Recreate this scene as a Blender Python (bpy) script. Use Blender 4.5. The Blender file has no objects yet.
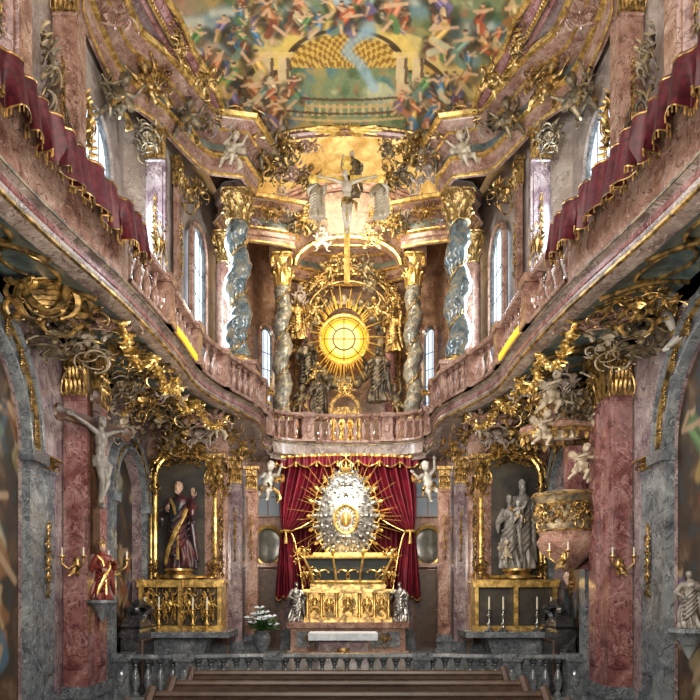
import bpy, math, random
import numpy as np
from mathutils import Vector, Matrix
CX,HZ,F,H=348,590,700,1.75
pi=math.pi
def at(px,py,Y): return Vector(((px-CX)/F*Y, Y, H+(HZ-py)/F*Y))
col=bpy.context.scene.collection
# ------------------------------------------------------------------ mesh builder
class MB:
    def __init__(s): s.v=[]; s.f=[]
    def add(s,vs,fs,M=None):
        o=len(s.v)
        s.v+=[(M@Vector(v)) if M else Vector(v) for v in vs]
        s.f+=[tuple(i+o for i in f) for f in fs]; return s
    def box(s,x0,x1,y0,y1,z0,z1,M=None):
        return s.add([(x0,y0,z0),(x1,y0,z0),(x1,y1,z0),(x0,y1,z0),(x0,y0,z1),(x1,y0,z1),(x1,y1,z1),(x0,y1,z1)],
          [(0,3,2,1),(4,5,6,7),(0,1,5,4),(1,2,6,5),(2,3,7,6),(3,0,4,7)],M)
    def lathe(s,prof,seg=20,M=None,fn=None,sq=None):
        vs=[];fs=[];n=len(prof)
        for i,(r,z) in enumerate(prof):
            for j in range(seg):
                a=2*pi*j/seg; rr=r
                if fn: rr,dx,dy=fn(r,z,a)
                else: dx=dy=0
                x,y=rr*math.cos(a)+dx,rr*math.sin(a)+dy
                if sq: x*=sq[0]; y*=sq[1]
                vs.append((x,y,z))
        for i in range(n-1):
            for j in range(seg):
                k=(j+1)%seg
                fs.append((i*seg+j,i*seg+k,(i+1)*seg+k,(i+1)*seg+j))
        fs.append(tuple(range(seg))[::-1]); fs.append(tuple((n-1)*seg+j for j in range(seg)))
        return s.add(vs,fs,M)
    def tube(s,path,rad,seg=6,M=None,flat=1.0):
        P=[Vector(p) for p in path]; n=len(P)
        if not hasattr(rad,'__len__'): rad=[rad]*n
        if len(rad)<n: rad=[rad[min(int(i*len(rad)/n),len(rad)-1)] for i in range(n)]
        vs=[];fs=[]; up=None
        for i in range(n):
            t=(P[min(i+1,n-1)]-P[max(i-1,0)])
            if t.length<1e-9: t=Vector((0,0,1))
            t.normalize()
            if up is None:
                up=Vector((0,1,0)) if abs(t.y)<.9 else Vector((1,0,0))
            u=(up-t*up.dot(t)); u.normalize(); up=u; w=t.cross(u)
            for j in range(seg):
                a=2*pi*j/seg
                vs.append(P[i]+u*(math.cos(a)*rad[i]*flat)+w*(math.sin(a)*rad[i]))
        for i in range(n-1):
            for j in range(seg):
                k=(j+1)%seg
                fs.append((i*seg+j,i*seg+k,(i+1)*seg+k,(i+1)*seg+j))
        fs.append(tuple(range(seg))[::-1]); fs.append(tuple((n-1)*seg+j for j in range(seg)))
        return s.add(vs,fs,M)
    def ball(s,c,r,seg=10,rings=7,M=None):
        if not hasattr(r,'__len__'): r=(r,r,r)
        vs=[(c[0],c[1],c[2]-r[2])];fs=[]
        for i in range(1,rings):
            p=-pi/2+pi*i/rings
            for j in range(seg):
                a=2*pi*j/seg
                vs.append((c[0]+r[0]*math.cos(p)*math.cos(a),c[1]+r[1]*math.cos(p)*math.sin(a),c[2]+r[2]*math.sin(p)))
        vs.append((c[0],c[1],c[2]+r[2])); N=len(vs)-1
        for j in range(seg):
            k=(j+1)%seg
            fs.append((0,1+k,1+j)); fs.append((N,1+(rings-2)*seg+j,1+(rings-2)*seg+k))
            for i in range(rings-2):
                fs.append((1+i*seg+j,1+i*seg+k,1+(i+1)*seg+k,1+(i+1)*seg+j))
        return s.add(vs,fs,M)
    def leaf(s,base,d,n,length,width,curl=1.2,rows=6,M=None):
        d=Vector(d).normalized(); n=Vector(n).normalized(); w=d.cross(n).normalized()
        p=Vector(base); vs=[];fs=[]; a=0
        for i in range(rows+1):
            t=i/rows; ww=width*math.sin(pi*(0.12+0.86*t))*(1.0 if i%2 else .6)
            dirv=d*math.cos(a)+n*math.sin(a); nn=n*math.cos(a)-d*math.sin(a)
            vs+=[p-w*ww*.5-nn*width*.06,p+nn*width*.14,p+w*ww*.5-nn*width*.06]
            p=p+dirv*(length/rows); a+=curl*t*1.6/rows*2
        for i in range(rows):
            fs+=[(3*i,3*i+1,3*i+4,3*i+3),(3*i+1,3*i+2,3*i+5,3*i+4)]
        return s.add(vs,fs,M)
    def sweep(s,path,prof,closed=False):
        n=len(path); m=len(prof); vs=[];fs=[]
        for i in range(n):
            a=Vector(path[max(i-1,0)]); b=Vector(path[i]); c=Vector(path[min(i+1,n-1)])
            d1=(b-a) if i>0 else (c-b); d2=(c-b) if i<n-1 else (b-a)
            d1.normalize(); d2.normalize()
            n1=Vector((-d1.y,d1.x)); n2=Vector((-d2.y,d2.x)); nn=(n1+n2)
            if nn.length<1e-6: nn=n1.copy()
            nn.normalize(); k=1/max(.5,nn.dot(n1))
            for (o,z) in prof: vs.append((b.x+nn.x*o*k,b.y+nn.y*o*k,z))
        for i in range(n-1):
            for j in range(m-1):
                fs.append((i*m+j,(i+1)*m+j,(i+1)*m+j+1,i*m+j+1))
        return s.add(vs,fs)
    def grid(s,fn,nu,nv):
        vs=[fn(i/nu,j/nv) for i in range(nu+1) for j in range(nv+1)]
        fs=[(i*(nv+1)+j,(i+1)*(nv+1)+j,(i+1)*(nv+1)+j+1,i*(nv+1)+j+1) for i in range(nu) for j in range(nv)]
        return s.add(vs,fs)
    def mesh(s,name,mat=None,smooth=True,ang=40):
        me=bpy.data.meshes.new(name); me.from_pydata([tuple(v) for v in s.v],[],s.f); me.validate()
        if mat: me.materials.append(mat)
        if smooth:
            me.shade_smooth()
            try: me.set_sharp_from_angle(angle=math.radians(ang))
            except Exception: pass
        return me
def T(x,y,z): return Matrix.Translation((x,y,z))
def RZ(a): return Matrix.Rotation(a,4,'Z')
def RY(a): return Matrix.Rotation(a,4,'Y')
def S(x,y=None,z=None):
    if y is None: y=z=x
    return Matrix.Diagonal((x,y,z,1))
def remesh(mb,voxel,name,mat):
    me=mb.mesh(name+"_src"); ob=bpy.data.objects.new("tmp",me); col.objects.link(ob)
    m=ob.modifiers.new("r",'REMESH'); m.mode='VOXEL'; m.voxel_size=voxel
    sm=ob.modifiers.new("s",'SMOOTH'); sm.iterations=2; sm.factor=.5
    bpy.context.view_layer.update()
    dg=bpy.context.evaluated_depsgraph_get()
    out=bpy.data.meshes.new_from_object(ob.evaluated_get(dg)); out.name=name
    bpy.data.objects.remove(ob); out.materials.clear(); out.materials.append(mat); out.shade_smooth()
    return out
def merge(me,mb):
    vs=[v.co.copy() for v in me.vertices]; fs=[tuple(p.vertices) for p in me.polygons]
    b=MB(); b.add(vs,fs); b.add(mb.v,mb.f)
    return b.mesh(me.name,me.materials[0],ang=80)
# ------------------------------------------------------------------ objects
def O(name,me,parent=None,loc=None,rot=None,sc=None,label=None,cat=None,group=None,kind=None,mat=None):
    ob=bpy.data.objects.new(name,me); col.objects.link(ob)
    if parent: ob.parent=parent
    if loc is not None: ob.location=loc
    if rot is not None: ob.rotation_euler=rot
    if sc is not None: ob.scale=(sc,sc,sc) if not hasattr(sc,'__len__') else sc
    if label: ob["label"]=label
    if cat: ob["category"]=cat
    if group: ob["group"]=group
    if kind: ob["kind"]=kind
    return ob
def E(name,label,cat,loc=(0,0,0),rot=(0,0,0),sc=1,group=None):
    return O(name,None,None,loc,rot,sc,label,cat,group)
def ST(name,mb,mat,smooth=True,ang=35):
    me=mb.mesh(name,mat,smooth,ang) if isinstance(mb,MB) else mb
    return O(name,me,kind="structure")
# ------------------------------------------------------------------ materials
def newmat(name):
    m=bpy.data.materials.new(name); m.use_nodes=True
    nt=m.node_tree; b=nt.nodes["Principled BSDF"]; return m,nt,b
def ramp(nt,src,stops):
    r=nt.nodes.new("ShaderNodeValToRGB"); nt.links.new(src,r.inputs["Fac"])
    e=r.color_ramp.elements
    while len(e)>1: e.remove(e[-1])
    e[0].position=stops[0][0]; e[0].color=(*stops[0][1],1)
    for p,c in stops[1:]:
        x=e.new(p); x.color=(*c,1)
    return r
def noise(nt,scale,dist,detail,rough=.6,coord='Object'):
    tc=nt.nodes.new("ShaderNodeTexCoord"); n=nt.nodes.new("ShaderNodeTexNoise")
    n.inputs["Scale"].default_value=scale; n.inputs["Detail"].default_value=detail
    n.inputs["Distortion"].default_value=dist; n.inputs["Roughness"].default_value=rough
    nt.links.new(tc.outputs[coord],n.inputs["Vector"]); return n
def noise_col(nt,stops,scale,dist=1.0,detail=8):
    n=noise(nt,scale,dist,detail); return n,ramp(nt,n.outputs["Fac"],stops)
def marble(name,c1,c2,c3,scale=2.5,rough=.18,dist=2.0,k=.8,vein=1.0):
    """clouded stone base with a few thin dark and light veins"""
    m,nt,b=newmat(name)
    c1,c2,c3=[tuple(min(.9,q*k) for q in c) for c in (c1,c2,c3)]
    n=noise(nt,scale*.65,1.1,7,.56); r=ramp(nt,n.outputs["Fac"],[(.32,c3),(.46,c1),(.66,c2)])
    n2=noise(nt,scale*.85,dist*.95,6,.53)
    light=tuple(min(.9,q*1.45+.04) for q in c2)
    v=ramp(nt,n2.outputs["Fac"],[(.0,(0,0,0)),(.475,(0,0,0)),(.5,(.85*vein,)*3),(.518,(0,0,0))])
    mx=nt.nodes.new("ShaderNodeMix"); mx.data_type='RGBA'; nt.links.new(v.outputs["Color"],mx.inputs[0])
    nt.links.new(r.outputs["Color"],mx.inputs[6]); mx.inputs[7].default_value=(*[q*.45 for q in c3],1)
    n3=noise(nt,scale*1.2,dist*.95,7,.56)
    v3=ramp(nt,n3.outputs["Fac"],[(.0,(0,0,0)),(.55,(0,0,0)),(.568,(.7*vein,)*3),(.59,(0,0,0))])
    m2=nt.nodes.new("ShaderNodeMix"); m2.data_type='RGBA'; nt.links.new(v3.outputs["Color"],m2.inputs[0])
    nt.links.new(mx.outputs[2],m2.inputs[6]); m2.inputs[7].default_value=(*light,1)
    nt.links.new(m2.outputs[2],b.inputs["Base Color"]); b.inputs["Roughness"].default_value=rough
    return m
def plain(name,c1,c2,rough=.5,scale=5):
    m,nt,b=newmat(name); n,r=noise_col(nt,[(.35,c1),(.65,c2)],scale,.6,6)
    nt.links.new(r.outputs["Color"],b.inputs["Base Color"]); b.inputs["Roughness"].default_value=rough; return m
def metal(name,c,c2,rough=.35,metal=1.0,scale=9):
    m,nt,b=newmat(name)
    n,r=noise_col(nt,[(.4,c2),(.62,c)],scale,.5,4)
    nt.links.new(r.outputs["Color"],b.inputs["Base Color"]); b.inputs["Roughness"].default_value=rough
    b.inputs["Metallic"].default_value=metal; return m
def emis(name,c,st,base=None):
    m,nt,b=newmat(name); b.inputs["Base Color"].default_value=(*(base or c),1)
    b.inputs["Emission Color"].default_value=(*c,1); b.inputs["Emission Strength"].default_value=st; return m
GOLD=metal("gilding",(.64,.42,.16),(.12,.085,.042),.36,.65,8)
GOLDB=metal("bright_gilding",(.88,.62,.23),(.38,.25,.085),.32,.7)
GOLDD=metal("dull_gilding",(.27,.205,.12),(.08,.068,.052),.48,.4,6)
RAYG=metal("ray_gilding",(.9,.63,.2),(.55,.35,.09),.35,.4)
SILV=metal("silver",(.55,.54,.5),(.13,.13,.13),.34,.8,14)
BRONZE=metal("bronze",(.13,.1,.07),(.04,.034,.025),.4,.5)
PINK=marble("pink_marble",(.33,.195,.15),(.46,.33,.27),(.19,.1,.08),3.4)
RED=marble("mauve_red_marble",(.27,.125,.12),(.39,.24,.23),(.15,.06,.065),3.0)
LILAC=marble("lilac_marble",(.27,.2,.21),(.41,.35,.34),(.16,.11,.135),2.6)
GREY=marble("grey_marble",(.17,.19,.21),(.3,.32,.33),(.095,.105,.125),3.6)
BEIGE=marble("lilac_grey_stucco_marble",(.37,.3,.26),(.49,.43,.38),(.25,.2,.18),2.2,.3,vein=.8)
FASC=marble("gallery_marble",(.27,.21,.185),(.4,.34,.3),(.16,.12,.11),3.0,.25)
TWIST=marble("blue_brown_marble",(.12,.175,.2),(.32,.27,.19),(.075,.06,.045),7,.16,3)
TWIST2=marble("blue_ochre_marble",(.19,.19,.17),(.42,.35,.25),(.1,.09,.08),7,.16,3)
COVE=marble("blue_grey_stucco",(.14,.21,.22),(.29,.3,.23),(.09,.1,.1),2.4,.4,3)
WHITE=plain("white_stucco",(.3,.285,.26),(.48,.455,.41),.4,5)
IVORY=plain("ivory_stucco",(.3,.245,.175),(.46,.395,.3),.4,5)
CORPUS=plain("grey_white_corpus",(.12,.11,.098),(.24,.22,.195),.36,6)
DARK=marble("dark_marble",(.03,.03,.035),(.08,.075,.075),(.015,.015,.02),3,.25,k=1)
WOOD=plain("brown_wood",(.045,.022,.014),(.1,.055,.032),.35,8)
PEW=plain("pew_wood",(.042,.026,.018),(.075,.048,.036),.42,9)
VELV=plain("red_velvet",(.08,.004,.013),(.18,.01,.026),.55,4)
DRAPE=plain("burgundy_brocade",(.035,.004,.008),(.1,.014,.022),.5,14)
CLOTH=plain("white_linen",(.5,.55,.62),(.66,.7,.74),.8,6)
LEAF=plain("green_leaf",(.02,.07,.02),(.07,.16,.04),.5,8)
FLESH=plain("painted_flesh",(.35,.22,.16),(.48,.33,.25),.5,5)
ROBER=plain("painted_red_robe",(.08,.01,.012),(.2,.04,.025),.4,7)
ROBEB=marble("painted_dark_robe",(.05,.025,.03),(.18,.035,.03),(.025,.04,.045),3,.35,3,k=.9,vein=.5)
WIN=emis("daylight_pane",(.74,.87,1.0),1.05)
WIN2=emis("soft_daylight_pane",(.72,.84,1.0),.6)
SUN=emis("amber_pane",(1,.47,.02),1.35,(.05,.02,0))
SUNC=emis("bright_amber_pane",(1,.74,.2),1.5,(.05,.02,0))
STRIP=emis("yellow_light_strip",(1,.62,.05),1.1,(.1,.06,.01))
WAX=plain("wax",(.5,.46,.36),(.6,.56,.46),.5)
PAINT2=marble("dark_altar_painting",(.045,.04,.035),(.09,.075,.05),(.02,.022,.025),2.4,.4,3,k=1,vein=.3)
BACKW=marble("russet_stucco",(.22,.125,.085),(.33,.215,.15),(.11,.06,.04),2.4,.4)
DOMEM=plain("yellow_stucco",(.42,.26,.09),(.82,.65,.33),.6,2.6)
FLOOR,nt_,b_=newmat("floor_tiles")
tc=nt_.nodes.new("ShaderNodeTexCoord"); ck=nt_.nodes.new("ShaderNodeTexChecker"); ck.inputs["Scale"].default_value=2.2
ck.inputs["Color1"].default_value=(.12,.1,.09,1); ck.inputs["Color2"].default_value=(.05,.045,.042,1)
nt_.links.new(tc.outputs["Object"],ck.inputs["Vector"]); nt_.links.new(ck.outputs["Color"],b_.inputs["Base Color"]); b_.inputs["Roughness"].default_value=.3
FR,nt_,b_=newmat("painted_fresco"); at_=nt_.nodes.new("ShaderNodeVertexColor"); at_.layer_name="fresco"
nt_.links.new(at_.outputs["Color"],b_.inputs["Base Color"]); b_.inputs["Roughness"].default_value=.65
# ------------------------------------------------------------------ painting on vertex colours
def sst(x,a,b): t=np.clip((x-a)/(b-a),0,1); return t*t*(3-2*t)
def nz(x,y,sc,seed,oct=5):
    r=np.random.RandomState(seed); out=np.zeros_like(x); amp=1; tot=0
    for o in range(oct):
        acc=0
        for k in range(4):
            a=r.uniform(0,2*pi); f=(2**o)/sc*r.uniform(.8,1.3); acc=acc+np.sin((x*np.cos(a)+y*np.sin(a))*f*2*pi+r.uniform(0,6)+1.2*np.sin((x*np.sin(a)-y*np.cos(a))*f*4+r.uniform(0,6)))
        out+=amp*acc/4; tot+=amp; amp*=.6
    return out/tot
PAL=[(.46,.16,.07),(.14,.25,.34),(.54,.38,.15),(.38,.2,.09),(.52,.48,.33),(.26,.1,.06),(.17,.28,.12),(.48,.24,.14),(.24,.2,.3),(.5,.41,.23),(.23,.3,.23)]
class Canvas:
    def __init__(s,x,y,base,seed): s.x=x; s.y=y; s.C=np.tile(np.array(base,dtype=float),(len(x),1)); s.r=np.random.RandomState(seed)
    def mix(s,c,f): s.C=s.C*(1-f[:,None])+np.array(c)[None,:]*f[:,None]
    def stroke(s,pts,w,c,f0=.9,soft=1.0):
        best=np.full(len(s.x),1e9)
        for (a,b),(c2,d) in zip(pts[:-1],pts[1:]):
            L=(c2-a)**2+(d-b)**2+1e-6; t=np.clip(((s.x-a)*(c2-a)+(s.y-b)*(d-b))/L,0,1)
            best=np.minimum(best,np.hypot(s.x-a-t*(c2-a),s.y-b-t*(d-b)))
        s.mix(c,sst(w-best,-soft,soft*.8)*f0)
    def fig(s,x,y,z,soft=.6):
        r=s.r; a=r.uniform(-1.3,1.3); d=(math.sin(a),math.cos(a)); c=PAL[r.randint(len(PAL))]; c2=PAL[r.randint(len(PAL))]
        s.stroke([(x-d[0]*z,y+z*d[1]*.2),(x,y+z*.9),(x+d[0]*z*1.4,y+z*1.7)],z*.7,(.08,.065,.04),.6,z*.35)
        s.stroke([(x,y),(x+d[0]*z,y+z*1.1)],z*.44,c,.9,soft*1.4)
        s.stroke([(x-d[0]*z*.1+z*.15,y+z*.1),(x+d[0]*z+z*.15,y+z)],z*.14,tuple(min(1,q*1.6+.04) for q in c),.7,soft*1.3)
        s.stroke([(x-z*.2,y+z*.2),(x+d[0]*z-z*.2,y+z*1.1)],z*.08,tuple(q*.4 for q in c),.6,soft)
        s.stroke([(x+d[0]*z,y+z*1.1),(x+d[0]*z+z*r.uniform(-1,1),y+z*1.7),(x+d[0]*z+z*r.uniform(-1,1),y+z*2.2)],z*.3,c2,.85,soft*1.5)
        f=(.6,.43,.28)
        for k in range(2): s.stroke([(x,y+z*.1),(x+r.uniform(-1,1)*z,y+r.uniform(-.3,.6)*z),(x+r.uniform(-1.4,1.4)*z,y+r.uniform(-.7,.7)*z)],z*.12,f,.9,soft*.9)
        s.stroke([(x+d[0]*z,y+z*1.4),(x+d[0]*z+r.uniform(-1.1,1.1)*z,y+z*2.2)],z*.14,f,.9,soft*.9)
        s.stroke([(x,y-z*.55),(x+.1,y-z*.6)],z*.22,f,.95,soft*.8); s.stroke([(x-.05*z,y-z*.72),(x+.15*z,y-z*.72)],z*.11,(.12,.07,.04),.85,soft*.8)
    def mesh(s,name,vs,nu,nv):
        C=np.clip(s.C,0.01,1)
        fs=[(i*(nv+1)+j,i*(nv+1)+j+1,(i+1)*(nv+1)+j+1,(i+1)*(nv+1)+j) for i in range(nu) for j in range(nv)]
        me=bpy.data.meshes.new(name); me.from_pydata(vs,[],fs); me.shade_smooth()
        ca=me.color_attributes.new("fresco",'FLOAT_COLOR','POINT'); ca.data.foreach_set("color",np.concatenate([C,np.ones((len(C),1))],1).astype(np.float32).ravel())
        me.materials.append(FR); return me
# ------------------------------------------------------------------ ornament library
def scroll(mb,p,size,ang,k0,k1,mir=1,th=.05,n=22,S_=False,dy=.08):
    x,z=p; a=ang; pts=[]; rr=[]; ds=size/n
    for i in range(n+1):
        t=i/n; pts.append(Vector((mir*x,-.02-dy*math.sin(pi*t),z)))
        rr.append(th*(.35+.9*math.sin(pi*min(1,.08+t*.9))))
        q=2*t-1; k=k0+k1*abs(q)**3
        if S_: k*= (1 if q>0 else -1)
        a+=k*ds/size; x+=math.cos(a)*ds; z+=math.sin(a)*ds
    mb.tube(pts,rr,5,flat=.8); mb.ball(pts[-1],th*1.25,6,4); mb.ball(pts[0],th*1.0,6,4)
    return pts
def rocaille(seed,w=1,h=1,n=6,leaves=12,centre=True,asym=False):
    r=random.Random(seed); mb=MB()
    for i in range(n):
        p=(r.uniform(.02,.26)*w,r.uniform(-.42,.38)*h); a=r.uniform(-.6,2.2); k=r.uniform(1.5,3.5)*r.choice((-1,1)); k1=r.uniform(5,10)*(1 if k>0 else -1)
        sz=r.uniform(.4,.72)*min(w,h); sflag=r.random()<.4; th=r.uniform(.014,.026)
        scroll(mb,p,sz,a,k,k1,1,th,S_=sflag)
        if asym: scroll(mb,(r.uniform(.02,.3),p[1]+r.uniform(-.2,.2)),sz*.8,r.uniform(-.6,2),-k,-k1,-1,th)
        else: scroll(mb,p,sz,a,k,k1,-1,th,S_=sflag)
    for i in range(leaves):
        x,z=r.uniform(.02,.4)*w,r.uniform(-.44,.44)*h; a=r.uniform(-.8,2.4); L=r.uniform(.14,.24); W=r.uniform(.09,.15)
        for m in (1,-1):
            mb.leaf((m*x,-.03,z),(m*math.cos(a),-.25,math.sin(a)),(0,-1,0),L,W,1.4)
    if centre:
        for j in range(-5,6):
            a=j*.24; mb.tube([(0,-.05,-.06),(math.sin(a)*.11,-.11,math.cos(a)*.11),(math.sin(a)*.19,-.08,math.cos(a)*.21)],[.014,.024,.01],5)
        mb.ball((0,-.06,-.08),(.065,.05,.09),8,6)
    return mb
ROC=[rocaille(s,1,1,6,14).mesh("rocaille",GOLD) for s in (1,5,9,14,18)]
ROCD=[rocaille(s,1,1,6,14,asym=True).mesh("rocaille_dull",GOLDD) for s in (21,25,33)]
ROCW=[rocaille(s,1.3,.8,6,13).mesh("rocaille_wide",GOLD) for s in (3,8)]
ROCB=[rocaille(s,1,1,7,12).mesh("rocaille_bright",GOLDB) for s in (2,17)]
ROCI=[rocaille(s,1,1,5,12,asym=True).mesh("rocaille_ivory",IVORY) for s in (41,45)]
ROCP=[rocaille(s,1,1,5,14).mesh("rocaille_stone",m_) for s,m_ in ((51,PINK),(55,BEIGE))]
def drop(seed):
    r=random.Random(seed); mb=MB()
    for i in range(11):
        z=.46-i*.09; w=.11*(1-.55*abs(i-4)/8)
        for m in (1,-1):
            mb.leaf((0,-.02,z),(m*.8,-.3,-.7),(0,-1,0),w*1.4,w*.8,1.2,4)
            if i%2==0: scroll(mb,(.03,z-.03),.2,r.uniform(-.6,.8),3,7,m,.011,10)
        mb.ball((0,-.04,z),(w*.25,.03,.03),6,4)
    return mb.mesh("drop_ornament",GOLD)
DROP=[drop(1),drop(2)]
def cartouche(mat):
    mb=MB(); mb.ball((0,0,0),(.22,.05,.28),18,10)
    mb.tube([(.23*math.cos(2*pi*i/24),-.03,.29*math.sin(2*pi*i/24)) for i in range(25)],.02,5)
    for z in (-.12,-.04,.04,.12):
        mb.tube([(-.13,-.05,z),(-.04,-.062,z+.01),(.05,-.062,z-.01),(.13,-.05,z)],.008,4)
    for m in (1,-1):
        scroll(mb,(.1,.3),.8,.2,-2,-8,m,.04); scroll(mb,(.12,-.3),.8,-.6,2,8,m,.04); scroll(mb,(.24,.0),.6,1.2,-3,-7,m,.026); scroll(mb,(.24,-.05),.5,-1.2,3,7,m,.026)
        for z in (-.2,0,.2): mb.leaf((m*.24,-.03,z),(m,-.3,z*2),(0,-1,0),.24,.13,1.4)
    return mb.mesh("cartouche",mat)
CART=cartouche(GOLD)
def capital_mesh(mat,r=1.0,h=2.2):
    mb=MB()
    mb.lathe([(r*1.08,0),(r*1.15,.06),(r*1.02,.12),(r*.95,.2),(r*1.0,h*.6),(r*1.25,h*.85),(r*1.35,h*.88)],16)
    for row,(z,n,L,W,o) in enumerate([(.12,8,h*.48,.62*r,0),(h*.3,8,h*.5,.6*r,.5)]):
        for j in range(n):
            a=2*pi*(j+o)/n; d=(math.cos(a),math.sin(a),0)
            mb.leaf((d[0]*r*1.0,d[1]*r*1.0,z),(d[0]*.15,d[1]*.15,1),d,L,W,2.0,6)
    for j in range(4):
        a=pi/4+pi/2*j; M=RZ(a)@T(r*1.1,0,h*.52)
        pts=[];rr=[]
        for i in range(20):
            t=i/19
            if t<.4: q=t/.4; pts.append((q*r*.5,0,q*h*.32)); rr.append(.07+.06*q)
            else:
                q=(t-.4)/.6; b=pi/2+q*-2.6*pi; ra=.3*r*(1-q*.75); pts.append((r*.5+ra*math.cos(b)*1.0,0,h*.32-.3*r+ra*math.sin(b)+.0)); rr.append(.13*(1-.4*q))
        mb.tube(pts,rr,5,M=M)
    mb.lathe([(r*1.35,h*.86),(r*1.5,h*.9),(r*1.5,h*.96),(r*1.62,h)],4*6,fn=lambda q,z,a:(q*(1+.12*math.cos(4*(a-pi/4))),0,0))
    for j in range(4):
        a=pi/2*j; mb.ball((math.cos(a)*r*1.45,math.sin(a)*r*1.45,h*.92),.2*r,6,5)
    return mb.mesh("capital",mat)
CAP=capital_mesh(GOLD); CAPB=capital_mesh(GOLDB)
def capital_flat():
    mb=MB(); mb.box(-.5,.5,-.02,.3,0,.06); mb.box(-.44,.44,0,.3,.06,.85); mb.box(-.62,.62,-.16,.34,.86,1.0)
    for row,(z,n,L) in enumerate([(.05,5,.4),(.3,6,.4)]):
        for j in range(n):
            x=-.44+.88*(j+.5)/n; mb.leaf((x,0,z),(0,-.15,1),(0,-1,0),L,.2,2,8)
    for m in (1,-1):
        scroll(mb,(.1,.5),.75,.9,-1,-9,m,.035,dy=.12)
        scroll(mb,(.05,.62),.4,1.2,2,8,m,.025,dy=.12)
    mb.ball((0,-.14,.9),(.1,.07,.1),8,6)
    return mb.mesh("pilaster_capital",GOLD)
CAPF=capital_flat()
BALP=[(.07,0),(.075,.04),(.045,.07),(.04,.1),(.075,.2),(.085,.28),(.07,.36),(.035,.48),(.03,.54),(.05,.57),(.04,.6),(.07,.63),(.07,.68)]
BALM=MB().lathe([(r*.8,z) for r,z in BALP],10).mesh("baluster",PINK)
BALG=MB().lathe([(r*.9,z) for r,z in BALP],10).mesh("baluster_grey",GREY)
# ------------------------------------------------------------------ figures
def limb(mb,pts,rr,seg=8):
    P=[];Q=[]
    for i in range(len(pts)-1):
        a=Vector(pts[i]);b=Vector(pts[i+1])
        for j in range(4):
            t=j/4; P.append(a.lerp(b,t)); Q.append(rr[i]*(1-t)+rr[i+1]*t)
    P.append(Vector(pts[-1]));Q.append(rr[-1])
    mb.tube(P,Q,seg)
    for p,r in zip(pts,rr): mb.ball(p,r,8,6)
def hand(mb,p,d,s=1.0):
    d=Vector(d).normalized(); p=Vector(p); w=d.cross(Vector((0,1,0)))
    if w.length<.1: w=d.cross(Vector((1,0,0)))
    w.normalize(); n=w.cross(d)
    mb.tube([p,p+d*.03*s,p+d*.055*s],[.012*s,.02*s,.018*s],6,flat=.6)
    for i,L in enumerate((.04,.05,.053,.042)):
        q=p+d*.05*s+w*(-.015+.010*i)*s; mb.tube([q,q+d*L*.6*s+w*(i-1.5)*.002*s,q+d*L*s*.95+n*.012*s],[.0062*s,.0055*s,.0035*s],5)
    q=p+d*.015*s-w*.016*s; mb.tube([q,q+d*.02*s-w*.02*s,q+d*.045*s-w*.024*s],[.008*s,.007*s,.004*s],5)
def head(mb,c,r,hair=True,beard=False,lean=0):
    x,y,z=c
    mb.ball((x,y,z),(r*.82,r*.95,r),14,10); mb.ball((x,y-r*.25,z-r*.5),(r*.55,r*.6,r*.5),10,8)
    mb.ball((x,y-r*.98,z-r*.12),(r*.14,r*.2,r*.26),6,5)
    for m in (1,-1):
        mb.ball((x+m*r*.3,y-r*.85,z+r*.08),r*.13,6,5); mb.ball((x+m*r*.82,y,z-.05*r),(r*.12,r*.2,r*.28),6,5)
        mb.ball((x+m*r*.32,y-r*.78,z+r*.28),(r*.26,r*.12,r*.07),6,5)
    mb.ball((x,y-r*.86,z-r*.5),(r*.22,r*.1,r*.07),6,5)
    if hair:
        rr=random.Random(3)
        for i in range(26):
            a=rr.uniform(0,2*pi); e=rr.uniform(.1,1.4); q=Vector((math.cos(a)*math.cos(e),math.sin(a)*math.cos(e),math.sin(e)))
            if q.y<-.55 and q.z<.55: continue
            mb.ball((x+q.x*r*.85,y+q.y*r*.95,z+q.z*r),r*.27,6,5)
    if beard:
        for i in range(-2,3): mb.ball((x+i*r*.22,y-r*.62,z-r*(.95-.12*abs(i))),(r*.2,r*.22,r*.42),6,5)
def putto(arms,legs,mat,name):
    b=MB()
    b.ball((0,0,.08),(.125,.095,.13),12,9); b.ball((0,-.025,-.05),(.13,.115,.12),12,9); b.ball((0,.01,-.15),(.125,.11,.09),12,9)
    limb(b,[(0,0,.18),(0,-.01,.27)],[.055,.045]); head(b,(0,-.03,.37),.115)
    for m,(e,h) in zip((1,-1),arms): limb(b,[(m*.11,0,.17),e,h],[.055,.045,.028])
    for m,(k,f) in zip((1,-1),legs):
        limb(b,[(m*.07,0,-.17),k,f],[.085,.062,.034]); b.ball((f[0],f[1]-.04,f[2]-.01),(.03,.065,.025),8,6)
    me=remesh(b,.014,name,mat)
    x=MB()
    for m,(e,h) in zip((1,-1),arms): hand(x,h,Vector(h)-Vector(e),1.3)
    return merge(me,x)
def wing(mat,n=9):
    b=MB()
    for i in range(n):
        a=.2+1.35*i/(n-1); L=.5*(1-.045*i); b.leaf((.03*i,.0-.004*i,.02*i),(math.cos(a)*.9,.12,-math.sin(a)+.75),(0,-1,0),L*1.0,.09,.5,6)
    for i in range(n):
        a=.2+1.2*i/(n-1); b.leaf((.0,-.02,0),(math.cos(a),.1,-math.sin(a)+.8),(0,-1,0),.28,.08,.4,4)
    b.tube([(0,0,0),(.12,-.02,.12),(.3,-.02,.22),(.45,0,.2)],[.03,.035,.025,.01],6)
    return b.mesh("wing",mat)
PUT=[]
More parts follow.
